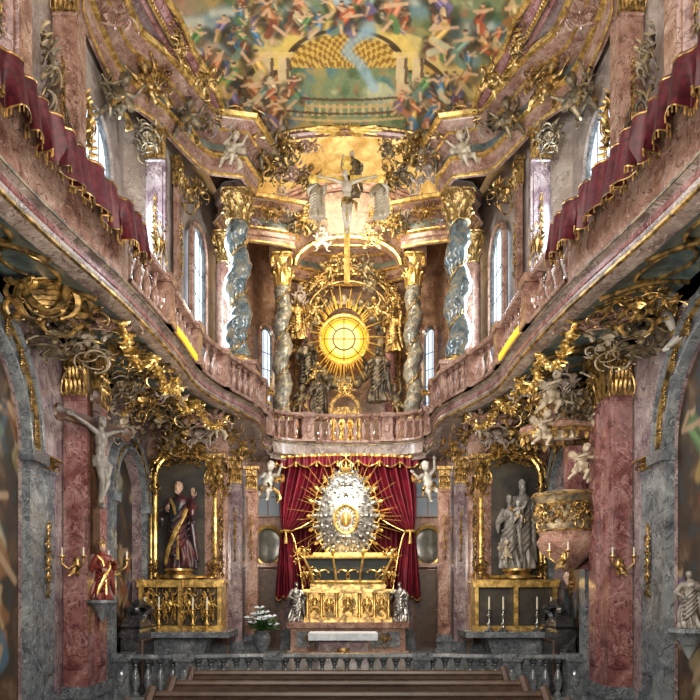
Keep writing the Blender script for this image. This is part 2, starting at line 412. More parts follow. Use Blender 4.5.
poses=[([((.24,-.05,.2),(.3,-.12,.36)),((-.2,-.12,.05),(-.1,-.22,.12))],[((.12,-.2,-.22),(.12,-.12,-.42)),((-.14,-.08,-.34),(-.2,.06,-.5))]),
       ([((.23,0,.28),(.22,-.08,.46)),((-.24,-.05,.12),(-.36,-.1,.24))],[((.16,-.16,-.28),(.24,.02,-.42)),((-.1,-.18,-.25),(-.06,-.1,-.47))])]
for i,(a,l) in enumerate(poses):
    PUT.append({'w':putto(a,l,WHITE,"putto_body"),'g':None})
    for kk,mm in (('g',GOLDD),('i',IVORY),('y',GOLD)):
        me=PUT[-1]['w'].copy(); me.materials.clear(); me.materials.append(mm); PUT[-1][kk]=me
WINGW=wing(WHITE); WINGG=wing(GOLD); WINGD=wing(GOLDD); WINGI=wing(IVORY)
def scarf(mat):
    b=MB()
    def f(u,v):
        a=-2.2+4.4*u; r=.155+.03*math.sin(9*u*pi+v*3)
        return (r*math.sin(a)*1.05,-r*math.cos(a)*.95,-.22+.12*v+.07*math.sin(4*a)*1+ .05*math.sin(a))
    b.grid(f,28,5)
    b.tube([(.14,.03,-.12),(.26,.06,-.2),(.34,.04,-.34),(.3,.02,-.46)],[.03,.06,.07,.02],8,flat=.4)
    return b.mesh("scarf",mat)
SCARF=scarf(GOLD); SCARFW=scarf(IVORY)
def place_putto(p,sc,rz=0,ry=0,kind='w',pose=0,lab="white stucco putto with wings",rx=0):
    o=E("putto_statue",lab,"statue",p,(rx,ry,rz),sc,None)
    O("body",PUT[pose][kind],o)
    O("scarf",SCARF if kind!='i' else SCARFW,o)
    for m in (1,-1):
        O("wing",{'w':WINGG,'g':WINGD,'i':WINGI,'y':WINGG}[kind],o,(m*.06,.09,.1),(0,0,m*.35),(m*.6,.6,.6))
    return o
def robed(mat,name,arms,seed=0):
    b=MB(); r=random.Random(seed); ph=r.uniform(0,6)
    prof=[(.17,0),(.175,.04),(.15,.15),(.135,.3),(.125,.42),(.105,.55),(.115,.66),(.13,.74),(.115,.79),(.06,.83),(.038,.86)]
    pr=[]
    for (a,b_2) in zip(prof[:-1],prof[1:]):
        for j in range(4): t=j/4; pr.append((a[0]*(1-t)+b_2[0]*t,a[1]*(1-t)+b_2[1]*t))
    pr.append(prof[-1])
    def fn(q,z,a):
        k=max(0,(.78-z))*.26; return q*(1+k*math.sin(7*a+ph+z*5)+k*.6*math.sin(13*a-z*9)),.03*math.sin(z*7+ph),0
    b.lathe(pr,64,fn=fn,sq=(1,.72))
    for i in range(6):
        z0=.64-.075*i; b.tube([(.135,-.03,z0+.12),(.06,-.115,z0),(-.05,-.12,z0-.1),(-.14,-.05,z0-.14)],[.012,.024,.026,.014],6)
    b.tube([(.12,.02,.75),(.17,.0,.5),(.2,.02,.25),(.24,.03,.08)],[.03,.05,.045,.02],8)
    limb(b,[(.0,0,.82),(0,-.01,.88)],[.04,.035])
    for m,(e,h) in zip((1,-1),arms):
        limb(b,[(m*.11,0,.77),e,h],[.05,.052,.03])
        e=Vector(e); b.tube([e,e+Vector((0,.0,-.07)),e+Vector((0,0,-.15))],[.05,.045,.012],8)
    return remesh(b,.0095,name,mat)
def robed_thing(name,label,p,sc,rz,robe,flesh,arms,beard=True,hat=None,seed=0,wings=None,tr=None):
    o=E(name,label,"statue",p,(0,0,rz),sc)
    O("robe",robed(robe,name+"_robe",arms,seed),o)
    hb=MB(); head(hb,(0,-.02,.925),.062,True,beard); O("head",remesh(hb,.006,"head",flesh),o)
    for m,(e,h) in zip((1,-1),arms):
        x=MB(); hand(x,h,Vector(h)-Vector(e),1.15); O("hand",x.mesh("hand",flesh),o)
    if tr:
        x=MB(); x.tube([(.135,-.0,.78),(.1,-.1,.6),(.0,-.135,.42),(-.1,-.12,.2),(-.14,-.1,.04)],[.02,.03,.035,.03,.02],6,flat=.5); x.tube([(-.1,-.04,.8),(-.03,-.11,.7),(.02,-.12,.5),(.03,-.135,.1)],.02,6,flat=.5); O("gilded_trim",x.mesh("trim",tr),o)
    if hat=="mitre":
        c=MB(); c.lathe([(.055,0),(.062,.03),(.05,.09),(.02,.15),(.004,.17)],16,sq=(1,.6)); O("mitre",c.mesh("mitre",GOLD),o,(0,-.01,.96))
    if hat=="crown":
        c=MB(); c.lathe([(.05,0),(.052,.03)],16)
        for j in range(8): a=pi/4*j; c.tube([(.05*math.cos(a),.05*math.sin(a),.02),(.065*math.cos(a),.065*math.sin(a),.06),(.01*math.cos(a),.01*math.sin(a),.1)],.008,5)
        c.ball((0,0,.11),.015,6,5); O("crown",c.mesh("crown",GOLDB),o,(0,-.01,.97))
    if wings:
        for m in (1,-1): O("wing",wings,o,(m*.05,.08,.72),(0,0,m*.3),(m*.6,.6,.6))
    return o
ARM_A=[((.2,-.06,.66),(.12,-.2,.7)),((-.2,-.05,.62),(-.08,-.19,.56))]
ARM_B=[((.2,-.08,.68),(.23,-.16,.8)),((-.2,-.06,.62),(-.1,-.2,.66))]
ARM_C=[((.21,-.04,.64),(.22,-.18,.6)),((-.21,-.04,.68),(-.2,-.18,.72))]
def christ(name,label,p,sc,rz,cross,bodymat,th=1.0,low=-.75,cloth=None):
    o=E(name,label,"crucifix",p,(0,0,rz),sc)
    c=MB(); c.box(-.04*th,.04*th,0,.05,low,.7); c.box(-.6,.6,.0,.05,.395-.04*th,.395+.04*th); c.box(-.09,.09,-.012,.0,.54,.62)
    for q in ((0,.025,.72),(.62,.025,.395),(-.62,.025,.395)): c.ball(q,(.065*th,.04,.065*th),8,6)
    O("cross",c.mesh("cross",cross,ang=30),o)
    b=MB(); b.ball((0,-.06,.2),(.095,.07,.13),12,9); b.ball((0,-.05,.06),(.07,.06,.12),12,9); b.ball((0,-.05,-.05),(.08,.065,.07),12,9)
    limb(b,[(0,-.06,.3),(-.02,-.075,.36)],[.04,.035]); head(b,(-.035,-.1,.41),.06,True,True)
    for m in (1,-1):
        limb(b,[(m*.1,-.06,.28),(m*.25,-.05,.34),(m*.44,-.02,.4)],[.038,.027,.018])
        limb(b,[(m*.045,-.06,-.08),(m*.05,-.12,-.32),(m*.012,-.05,-.56)],[.054,.038,.023]); b.ball((m*.012,-.08,-.61),(.022,.05,.045),8,6)
    me=remesh(b,.009,"christ_body",bodymat); x=MB()
    for m in (1,-1): hand(x,(m*.43,-.025,.4),(m,0,.1),1.2)
    O("body",merge(me,x),o)
    l=MB(); l.lathe([(.1,-.14),(.105,-.08),(.095,-.02),(.09,0)],24,fn=lambda q,z,a:(q*(1+.1*math.sin(6*a+z*30)),0,-.055),sq=(1,.85))
    l.tube([(.1,-.06,-.05),(.16,-.08,-.1),(.17,-.06,-.24)],[.03,.04,.01],8,flat=.5)
    O("loincloth",l.mesh("loincloth",cloth or IVORY),o)
    return o
# ------------------------------------------------------------------ setting
WX=3.8; GF=5.35
ST("floor",MB().box(-5,5,-3,12.0,-.2,0),FLOOR)
m=MB(); m.box(-3.9,3.9,12.0,18.5,-.2,.3); m.box(-3.0,3.0,11.75,12.0,0,.15); ST("floor_sanctuary",m,GREY)
def arch_wall(s,x,y0,y1,z0,z1,ops,depth):
    mb=MB(); ys=[y0]
    for (c,hw,zb,zs) in ops: ys+= [c-hw*math.cos(pi*i/24) for i in range(25)]
    ys.append(y1)
    def inside(y):
        for o in ops:
            if abs(y-o[0])<=o[1]+1e-6: return o
    for a,b in zip(ys[:-1],ys[1:]):
        if b-a<1e-6: continue
        o=inside((a+b)/2)
        if o:
            za=o[3]+math.sqrt(max(0,o[1]**2-(a-o[0])**2)); zb_=o[3]+math.sqrt(max(0,o[1]**2-(b-o[0])**2))
            mb.add([(s*x,a,za),(s*x,b,zb_),(s*x,b,z1),(s*x,a,z1)],[(0,1,2,3)])
            mb.add([(s*x,a,za),(s*x,b,zb_),(s*(x+depth),b,zb_),(s*(x+depth),a,za)],[(0,1,2,3)])
            if o[2]>z0: mb.add([(s*x,a,z0),(s*x,b,z0),(s*x,b,o[2]),(s*x,a,o[2])],[(0,1,2,3)])
        else: mb.add([(s*x,a,z0),(s*x,b,z0),(s*x,b,z1),(s*x,a,z1)],[(0,1,2,3)])
    for (c,hw,zb,zs) in ops:
        for y in (c-hw,c+hw): mb.add([(s*x,y,zb),(s*(x+depth),y,zb),(s*(x+depth),y,zs),(s*x,y,zs)],[(0,1,2,3)])
    return mb
def catmull(P,n=6):
    out=[]
    for i in range(len(P)-1):
        p0=Vector(P[max(i-1,0)]);p1=Vector(P[i]);p2=Vector(P[i+1]);p3=Vector(P[min(i+2,len(P)-1)])
        for j in range(n):
            t=j/n; out.append(tuple(.5*((2*p1)+(-p0+p2)*t+(2*p0-5*p1+4*p2-p3)*t*t+(-p0+3*p1-3*p2+p3)*t**3)))
    out.append(tuple(P[-1])); return out
GP=[(2.95,-.5),(2.95,3),(2.92,5.8),(2.62,8.2),(2.5,10),(2.48,11.4),(2.3,12.3),(2.02,13.1),(1.8,13.9),(1.82,14.8),(1.95,15.7),(1.9,16.4),(1.6,16.85),(.8,17.1),(0,17.2)]
GC=catmull(GP,7)
def gx(y):
    for (x0,y0),(x1,y1) in zip(GC[:-1],GC[1:]):
        if y0<=y<=y1: return x0+(x1-x0)*(y-y0)/(y1-y0+1e-9)
    return 2.0
tn=[0]
def trim(mb,mat,ang=35):
    tn[0]+=1; return ST("trim_%d"%tn[0],mb,mat,ang=ang)
LOW=[(6.95,1.2,0,3.4,.04),(12.05,.85,0.0,3.3,.18)]
UPP=[(6.6,.75,6,8.4),(10.75,.6,6,8.5)]
def covez(t): return 5.01+.2*math.sin(pi*t*.62)
for s,sd in ((-1,"left"),(1,"right")):
    ST("wall_%s"%sd,arch_wall(s,WX,-1,13.3,0,5.3,[l[:4] for l in LOW],.18),LILAC)
    ST("wall_%s_upper"%sd,arch_wall(s,WX,-1,11.9,5.0,11.2,UPP,.14),BEIGE)
    for k,l in enumerate(LOW):
        x=s*(WX+l[4]); a,b=l[0]-l[1]-.05,l[0]+l[1]+.05; nu,nv=110,220
        yy,zz=np.meshgrid(np.linspace(a,b,nu+1),np.linspace(0,4.8,nv+1),indexing='ij'); yy=yy.ravel(); zz=zz.ravel()
        cv=Canvas(yy*100,-zz*100,(.1,.07,.05),30+k+(s>0)*5)
        n1=nz(cv.x,cv.y,120,3+k); n2=nz(cv.x,cv.y,60,5+k)
        cv.mix((.2,.12,.07),sst(n1,-.2,.3)); cv.mix((.08,.1,.11),sst(n2,0,.3)*.8); cv.mix((.3,.22,.14),sst(n1-n2,.3,.6)*.7)
        for q in range(26): cv.fig(cv.r.uniform(a*100,b*100),-cv.r.uniform(60,430),cv.r.uniform(20,36),3)
        cv.C*=.5
        O("wall_%s_painting_%d"%(sd,k),cv.mesh("mural",[(x,p,q) for p,q in zip(yy,zz)],nu,nv),kind="structure")
    for (c,hw,zb,zs,dp) in LOW:
        W=.36 if hw>1 else .26; n=28
        def band(parts,mat,base=0):
            a=MB()
            for (r0,r1,dx) in parts:
                vs=[];fs=[]
                for i in range(n+1):
                    t=pi*i/n
                    for (r,xx) in ((r0,base),(r0,dx),(r1,dx),(r1,base)): vs.append((s*(WX-xx),c-r*math.cos(t),zs+r*math.sin(t)))
                for i in range(n):
                    for j in range(3): fs.append((i*4+j,(i+1)*4+j,(i+1)*4+j+1,i*4+j+1))
                a.add(vs,fs)
            trim(a,mat)
        band(((hw,hw+.05,.12),(hw+.05,hw+W-.07,.05),(hw+W-.07,hw+W,.13)),GREY)
        band(((hw+.05,hw+.07,.1),(hw+W-.09,hw+W-.07,.1)),GOLD)
        a=MB()
        for sg in (-1,1): y=c+sg*(hw+W/2); a.box(*sorted((s*(WX-.16),s*WX)),y-W/2-.04,y+W/2+.04,zs-.14,zs); a.box(*sorted((s*(WX-.1),s*WX)),y-W/2,y+W/2,0,zs-.14)
        trim(a,GREY)
    w=MB(); w.box(*sorted((s*2.28,s*3.9)),13.3,13.5,0.0,5.2); ST("wall_altar_%s"%sd,w,PINK)
    w=MB(); w.add([(s*2.28,13.3,0),(s*2.42,17.6,0),(s*2.42,17.6,5.2),(s*2.28,13.3,5.2)],[(0,1,2,3)]); ST("wall_chancel_%s"%sd,w,LILAC)
    up=[(3.8,11.85),(3.35,12.2),(3.2,13.0),(3.1,15.4),(2.75,16.6),(2.7,17.4)]
    w=MB(); w.sweep([(s*x,y) for x,y in up],[(0,5.0),(0,11.5)]); ST("wall_gallery_%s"%sd,w,BEIGE)
    path=[(s*x,y) for x,y in GC]
    prof=[(-.35,5.36),(-.2,5.36),(-.02,5.35),(.05,5.32),(.08,5.28),(.02,5.25),(.02,5.15),(-.0,5.1),(.03,5.07),(-.02,5.03),(-.16,5.02)]
    def swp(prof,mat,an=35): trim(MB().sweep(path,[((o if s>0 else -o),z) for o,z in prof]),mat,an)
    swp(prof,FASC,50); swp(((.05,5.33),(.09,5.3),(.085,5.28),(.05,5.27)),GOLDD); swp(((.0,5.11),(.04,5.09),(.04,5.06),(-.0,5.05)),GOLD); swp(((.02,5.24),(.035,5.22),(.035,5.17),(.02,5.16)),RED)
    g=MB(); N=len(GC)
    ga=[i for i,p in enumerate(GC) if p[1]<13.4]
    vs=[];fs=[];K=7
    for i in ga:
        x,y=GC[i]
        for j in range(K+1):
            t=j/K; vs.append((s*(x+.14+(WX-x-.14)*t),y,covez(t)))
    for a in range(len(ga)-1):
        for j in range(K): fs.append((a*(K+1)+j,(a+1)*(K+1)+j,(a+1)*(K+1)+j+1,a*(K+1)+j+1))
    g.add(vs,fs); ST("ceiling_cove_%s"%sd,g,COVE)
    g=MB()
    for y in (6.0,6.9,7.8,8.9,10.0,11.1,12.1):
        x=gx(y)+.14; g.tube([(s*(x+(WX-x)*t/8),y,covez(t/8)-.015) for t in range(9)],.03,6)
    for y in (6.45,7.35,8.35,9.45,10.55,11.6):
        x0=gx(y)+.14
        g.tube([(s*(x0+(WX-x0)*(.5+.3*math.cos(a))),y+.36*math.sin(a),covez(.5+.3*math.cos(a))-.012) for a in [2*pi*i/28 for i in range(29)]],.022,5)
    trim(g,GOLD)
    g=MB(); vs=[];fs=[]
    for i in range(N):
        x,y=GC[i]; vs+=[(s*(x+.1),y,5.03),(s*(x+.1),y,5.33),(s*max(x+.1,WX),y,5.33),(s*max(x+.1,2.45 if y>13.3 else WX),y,5.05)]
    for a in range(N-1):
        fs.append((a*4+1,(a+1)*4+1,(a+1)*4+2,a*4+2))
        if GC[a][1]>=13.2: fs.append((a*4,(a+1)*4,(a+1)*4+3,a*4+3))
    g.add(vs,fs); ST("floor_gallery_%s"%sd,g,BEIGE)
w=MB(); w.box(-2.5,2.5,17.6,17.8,0,5.3); ST("wall_back",w,PINK)
w=MB(); w.box(-2.7,2.7,17.2,19.95,5.1,5.3); ST("floor_gallery_back",w,BEIGE)
ap=[(2.7*math.cos(t),17.4+2.5*math.sin(t)) for t in [pi*i/36 for i in range(37)]]
ST("wall_apse",MB().sweep(ap,[(0,5.1),(0,11.5)]),BACKW)
m=MB(); m.grid(lambda u,v:(2.7*math.cos(pi*u)*math.cos(v*pi/2),17.2+2.7*math.sin(pi*u)*math.cos(v*pi/2),11.4+1.9*math.sin(v*pi/2)),36,14)
ST("ceiling_dome",m,DOMEM)
m=MB(); m.grid(lambda u,v:(2.7*math.cos(pi*v),14.5+2.75*u,11.4+1.9*math.sin(pi*v)),6,30); ST("ceiling_dome_front",m,DOMEM)
def pedz(x): return 11.35+.62*math.cos(x/2.0*pi/2)**1.2
m=MB(); vs=[];fs=[];n=30
for i in range(n+1):
    x=-2.0+4.0*i/n; zl=9.95+.75*math.sqrt(max(0,1-(x/1.35)**2)); vs+=[(x,17.75,zl),(x,17.75,pedz(x)),(x,18.1,zl)]
for i in range(n): fs+=[(3*i,3*i+3,3*i+4,3*i+1),(3*i,3*i+2,3*i+5,3*i+3)]
m.add(vs,fs); ST("wall_apse_pediment",m,BACKW)
m=MB()
for dy,dz,r in ((0,0,.1),(-.1,.1,.06),(-.16,.17,.05)): m.tube([(-2.0+4.0*i/n,17.7+dy,pedz(-2.0+4.0*i/n)+dz) for i in range(n+1)],r,8)
trim(m,PINK)
m=MB(); m.tube([(-2.0+4.0*i/n,17.6,pedz(-2.0+4.0*i/n)+.08) for i in range(n+1)],.03,6); m.tube([(-1.35*math.cos(pi*i/n),17.7,9.95+.75*math.sin(pi*i/n)) for i in range(n+1)],.06,6); trim(m,GOLD)
# fresco vault
ZS=10.68
def vw(y): 
    t=min(1,max(0,(y-9.8)/3.6)); t=t*t*(3-2*t); return 2.78-.5*t
def vc(y):
    t=min(1,max(0,(y-12.2)/2.4)); return 12.6-1.2*t**1.6
NU,NV=440,300
Ys=np.linspace(8.8,14.6,NU+1)
vs=[]; U=np.linspace(0,pi,NV+1)
for y in Ys:
    w_=vw(y); c=vc(y)
    for a in U: vs.append((-w_*math.cos(a),y,ZS+(c-ZS)*math.sin(a)**.85))
V=np.array(vs)
PX=CX+F*V[:,0]/V[:,1]; PY=HZ-F*(V[:,2]-H)/V[:,1]
cv=Canvas(PX,PY,(.25,.28,.16),4)
n1=nz(PX,PY,160,1); n2=nz(PX,PY,90,2); n3=nz(PX,PY,40,3); n4=nz(PX,PY,60,7)
cv.mix((.48,.34,.13),sst(n1,-.15,.3)); cv.mix((.1,.23,.25),sst(n2,.0,.3)*.9); cv.mix((.42,.18,.1),sst(n3,.1,.4)*.55)
cv.mix((.58,.52,.32),sst(n2-n1,.2,.6)*.8); cv.mix((.1,.17,.08),sst(n4,.1,.4)*.7); cv.mix((.5,.27,.22),sst(190-PX+.7*PY,-40,20)*.5)
dx=(PX-345)
for (x,y,w) in ((200,30,16),(225,18,12),(240,48,12),(455,60,14),(480,35,16),(500,80,12),(250,95,10),(445,100,11),(300,10,10),(410,8,12),(212,78,12)):
    cv.stroke([(x-w,y),(x,y-4),(x+w,y+2)],w*.7,(.23,.31,.33),.7,6); cv.stroke([(x-w,y-w*.4),(x+w*.6,y-w*.5)],w*.3,(.56,.53,.43),.7,4)
for (cy,rx,ry,th,c_) in ((98,118,66,9,(.58,.46,.21)),(98,104,56,2.4,(.12,.07,.03)),(98,95,48,5,(.52,.36,.12)),(96,85,41,2.2,(.12,.07,.03)),(62,66,38,5,(.62,.48,.18)),(62,57,32,1.9,(.11,.07,.03))):
    q=np.sqrt((dx/rx)**2+((PY-cy)/ry)**2); f=sst(1-np.abs(q-1)*min(rx,ry)/th,0,.3)*(PY<cy+8)*.92; cv.mix(c_,f)
q=np.sqrt((dx/54)**2+((PY-64)/30)**2); f=(q<1)*(PY<68)*.9
ck=((np.floor(np.arctan2(PY-105,dx)*18)+np.floor(q*8))%2)
cv.mix((.32,.19,.04),f*ck); cv.mix((.6,.43,.14),f*(1-ck))
for cx_ in (268,284,402,418):
    f=(np.abs(PX-cx_)<6)*(PY>56)*(PY<104)*.92; cv.mix((.6,.48,.3),f); f=(np.abs(PX-cx_-4)<1.7)*(PY>56)*(PY<104)*.85; cv.mix((.16,.1,.06),f)
    f=(np.abs(PX-cx_)<9)*(np.abs(PY-55)<3)*.9; cv.mix((.65,.5,.24),f); f=(np.abs(PX-cx_)<9)*(np.abs(PY-104)<3)*.9; cv.mix((.44,.3,.17),f)
for i in range(24):
    bx=262+i*7.2; f=(np.abs(PX-bx)<1.5)*(PY>104-((bx-345)/90)**2*8)*(PY<116)*.8; cv.mix((.54,.42,.24),f)
for yy in (100,107,114,121):
    f=(np.abs(PY-yy+(np.abs(dx)/90)**2*8)<1.3)*(np.abs(dx)<84)*.85; cv.mix((.52,.38,.2) if yy%2 else (.15,.09,.05),f)
cv.stroke([(318,-10),(345,4),(362,18),(368,30)],9,(.26,.35,.38),.75,5)
cv.stroke([(368,30),(352,42),(346,52),(360,64),(374,88)],4.5,(.34,.43,.46),.75,3)
cv.stroke([(318,-10),(345,4),(360,18)],3.5,(.52,.57,.57),.7,3.5)
for i in range(115):
    side=i%4
    if side==0: x,y=cv.r.uniform(170,258),cv.r.uniform(-5,112)
    elif side==1: x,y=cv.r.uniform(432,530),cv.r.uniform(-5,110)
    elif side==2: x,y=(cv.r.uniform(238,295) if i%8<4 else cv.r.uniform(397,455)),cv.r.uniform(78,112)
    else: x,y=cv.r.uniform(240,450),cv.r.uniform(-8,20)
    cv.fig(x,y,cv.r.uniform(6,12),.8)
cv.C*= (1+.14*nz(PX,PY,12,9,3))[:,None]
cv.C=np.clip(cv.C,0,1)**1.35*1.12
O("ceiling",cv.mesh("ceiling_fresco",vs,NU,NV),kind="structure")
m=MB(); m.grid(lambda u,v:(-2.78*math.cos(pi*v),-1+9.8*u,ZS+1.92*math.sin(pi*v)**.85),4,30); ST("ceiling_near",m,BEIGE)
n=40; a=MB(); pts=[(-vw(14.6)*math.cos(t),14.6,ZS+(vc(14.6)-ZS)*math.sin(t)**.85) for t in [pi*i/n for i in range(n+1)]]
a.tube(pts,.05,8); a.tube([(x,y+.12,z+.06) for x,y,z in pts],.04,8); trim(a,GOLD)
a=MB(); a.tube([(x*1.0,y+.04,z-.08) for x,y,z in pts],.07,8); trim(a,RED)
t_=MB(); vs=[];fs=[]
for (x,y,z),i in zip(pts,range(n+1)):
    t=pi*i/n; vs+=[(x,14.62,z),(-3.4*math.cos(t),14.62,10.9+2.8*math.sin(t))]
for i in range(n): fs.append((2*i,2*i+1,2*i+3,2*i+2))
t_.add(vs,fs); ST("wall_tympanum",t_,DOMEM)
# entablature
EP=catmull([(3.75,-1),(3.75,6.6),(3.62,7.2),(3.42,7.9),(3.4,8.9),(3.66,9.5),(3.72,10.4),(3.66,11.2),(3.3,11.8),(3.0,12.6),(2.8,13.1)],5)+[(2.62,13.3),(2.05,13.42),(1.9,13.95),(2.05,14.4),(2.6,14.55),(2.9,15.0),(2.75,16.4)]
EP2=[(2.7,16.2),(2.6,17.2),(1.95,17.35),(1.4,17.55),(1.4,18.3),(1.9,18.5),(1.6,19.3),(.8,19.7),(0,19.75)]
EPR=[(0,9.0),(.06,9.02),(.06,9.16),(.1,9.18),(.1,9.3),(.14,9.32),(.05,9.4),(.03,9.62),(.1,9.7),(.2,9.76),(.22,9.84),(.36,9.9),(.4,10.0),(.44,10.03),(.3,10.06),(-.1,10.06)]
for s in (-1,1):
    for P_,dz in ((EP,.62),(EP2,1.3)):
        path=[(s*x,y) for x,y in P_]
        def sw(prof,mat,an=35): trim(MB().sweep(path,[((o if s>0 else -o),z+dz) for o,z in prof]),mat,an)
        sw(EPR,PINK,30)
        sw(((.38,9.92),(.43,9.94),(.46,10.0),(.4,10.02)),GOLDB); sw(((.1,9.3),(.17,9.32),(.17,9.35),(.1,9.37)),GOLDB); sw(((.02,9.42),(.045,9.45),(.035,9.6),(.02,9.62)),COVE); sw(((.06,9.0),(.08,9.02),(.08,9.05),(.05,9.06)),GOLDB); sw(((.19,9.75),(.23,9.77),(.22,9.8),(.19,9.8)),GOLDB)
    m=MB(); m.grid(lambda u,v:(s*(vw(-1+15.6*u)+(4.0-vw(-1+15.6*u))*v),-1+15.6*u,ZS+.02-.1*math.sin(v*pi/2)),50,5); ST("ceiling_cove_upper_%s"%("left" if s<0 else "right"),m,LILAC)
    m=MB(); yy=[7+i*(7.6/120) for i in range(121)]
    m.tube([(s*(vw(y)+.0+.03*math.sin(y*5)),y,ZS) for y in yy],.05,8); m.tube([(s*(vw(y)+.26),y,ZS-.05) for y in yy],.035,6)
    for i,y in enumerate(yy):
        m.leaf((s*(vw(y)+.06),y,ZS-.02),(s,.2,-.3),(0,0,-1),.18,.09,1.2,4)
    trim(m,GOLDB)
    m=MB(); m.tube([(s*(vw(y)+.14),y,ZS-.03) for y in yy],.08,8); m.tube([(s*(vw(y)+.38),y,ZS-.04) for y in yy],.05,8); trim(m,RED)
# ------------------------------------------------------------------ windows
wn=[0]
def window(p,w,h,rz,mat=WIN):
    wn[0]+=1; o=O("window_%d"%wn[0],None,None,p,(0,0,rz),1,kind="structure")
    m=MB(); n=14; top=[(w/2*math.cos(t),0,h-w/2+w/2*math.sin(t)) for t in [pi*i/n for i in range(n+1)]]
    vs=[(w/2,0,0)]+top+[(-w/2,0,0)]; m.add(vs,[tuple(range(len(vs)))]); O("pane",m.mesh("pane",mat,False),o)
    f=MB(); f.tube([(x,-.02,z) for x,_,z in vs],.05,6)
    for i in range(1,5): f.tube([(-w/2,-.02,h*i/5.5),(w/2,-.02,h*i/5.5)],.01,4)
    for q in (-w/6,w/6): f.tube([(q,-.02,0),(q,-.02,h-.1)],.01,4)
    O("frame",f.mesh("frame",GREY),o)
    f=MB(); f.tube([(x*1.12,-.05,z+(.06 if z>.1 else 0)) for x,_,z in vs],.06,6); O("surround",f.mesh("surround",PINK),o)
for s in (-1,1):
    window((s*(WX+.12),10.75,6.0),1.2,3.1,-s*pi/2)
    window((s*(WX+.12),6.6,6.0),1.5,3.15,-s*pi/2)
    window((s*3.08,14.2,6.1),1.0,2.95,-s*(pi/2-.04))
    window((s*2.2,18.6,6.3),.42,2.4,-s*.9,WIN2)
cw=at(344,340,19.2)
o=O("window_20",None,None,cw,(0,0,0),1,kind="structure")
m=MB(); m.ball((0,0,0),(.62,.04,.62),32,8); O("pane",m.mesh("pane",SUN),o)
m=MB(); m.tube([(.66*math.cos(2*pi*i/40),-.06,.66*math.sin(2*pi*i/40)) for i in range(41)],.05,8); O("frame",m.mesh("frame",RAYG),o)
m=MB(); m.tube([(.3*math.cos(2*pi*i/30),-.08,.3*math.sin(2*pi*i/30)) for i in range(31)],.022,5); m.tube([(.54*math.cos(2*pi*i/40),-.08,.54*math.sin(2*pi*i/40)) for i in range(41)],.013,5)
for i in range(8):
    a=pi/4*i; m.tube([((.0 if i%2==0 else .3)*math.cos(a),-.08,(.0 if i%2==0 else .3)*math.sin(a)),(.6*math.cos(a),-.08,.6*math.sin(a))],.013,4)
O("glazing_bar",m.mesh("bars",WOOD),o)
m=MB(); m.ball((0,-.03,0),(.46,.035,.46),24,6); O("centre_pane",m.mesh("bright_pane",SUNC),o)
def sunburst(name,label,p,rx,rz,n,r0,mat,rot=0,seed=1,wk=.6):
    r=random.Random(seed); m=MB()
    for i in range(n):
        a=2*pi*i/n+r.uniform(-.03,.03); L=r.uniform(.55,.85) if i%3 else r.uniform(.88,1.08); w=pi/n*1.1
        c=Vector((math.cos(a),0,math.sin(a))); t=Vector((-math.sin(a),0,math.cos(a)))
        p0=Vector((c.x*rx*r0,0,c.z*rz*r0)); p1=Vector((c.x*rx*L,-.0,c.z*rz*L))
        wd=w*min(rx,rz)*wk
        m.add([p0-t*wd*.5,p0+Vector((0,-.03,0)),p0+t*wd*.5,p1-t*wd*.35,p1+Vector((0,-.03,0)),p1+t*wd*.35,p1*1.06],[(0,1,4,3),(1,2,5,4),(3,4,6),(4,5,6)])
    return O(name,m.mesh(name,mat,False),None,p,(rot,0,0),1,label,"sunburst")
sunburst("sunburst","gilded rays around the round amber window",cw+Vector((0,-.32,0)),1.05,1.35,68,.56,RAYG,wk=.8)
# ------------------------------------------------------------------ columns
def twisted(p,r,h,mat,label,turns,cap=CAP,caph=.8,ph=0):
    o=E("twisted_column",label,"column",p)
    m=MB(); n=140; prof=[(1,h*i/n) for i in range(n+1)]
    def fn(q,z,a):
        t=z/h; th=2*pi*turns*t+ph; tap=1-.12*t; am=.24*math.sin(pi*min(1,max(0,t*1.02)))**.35
        rr=r*tap*(.88+.04*math.cos(3*(a-th*1.3))); return rr,r*am*math.cos(th),r*am*math.sin(th)
    m.lathe(prof,32,fn=fn); O("shaft",m.mesh("shaft",mat,ang=80),o)
    v=MB(); pts=[]
    for i in range(140):
        t=i/139; th=2*pi*turns*t+ph; am=.24*math.sin(pi*min(1,t*1.02))**.35; a2=th+pi
        pts.append((r*am*math.cos(th)+r*.88*math.cos(a2),r*am*math.sin(th)+r*.88*math.sin(a2),h*t))
    v.tube(pts,.014,5)
    for i in range(4,136,3):
        q=Vector(pts[i]); out=Vector((q.x,q.y,0)).normalized(); v.leaf(q,(out.x*.5,out.y*.5,.8),out,.1,.05,1.2,4)
    O("vine_garland",v.mesh("vine",GOLD),o)
    b=MB(); b.lathe([(r*1.5,-.16),(r*1.5,-.08),(r*1.3,-.06),(r*1.35,-.03),(r*1.1,0),(r*.98,.03)],24)
    O("base",b.mesh("base",GOLD),o)
    O("capital",cap,o,(0,0,h),None,(r*.8,r*.8,caph/2.2))
    pd=MB(); pz=5.3-p[2]
    pd.box(-r*1.5,r*1.5,-r*1.5,r*1.5,pz,-.16); pd.box(-r*1.62,r*1.62,-r*1.62,r*1.62,-.22,-.14); pd.box(-r*1.62,r*1.62,-r*1.62,r*1.62,pz,pz+.15)
    O("pedestal",pd.mesh("pedestal",PINK,False),o)
    return o
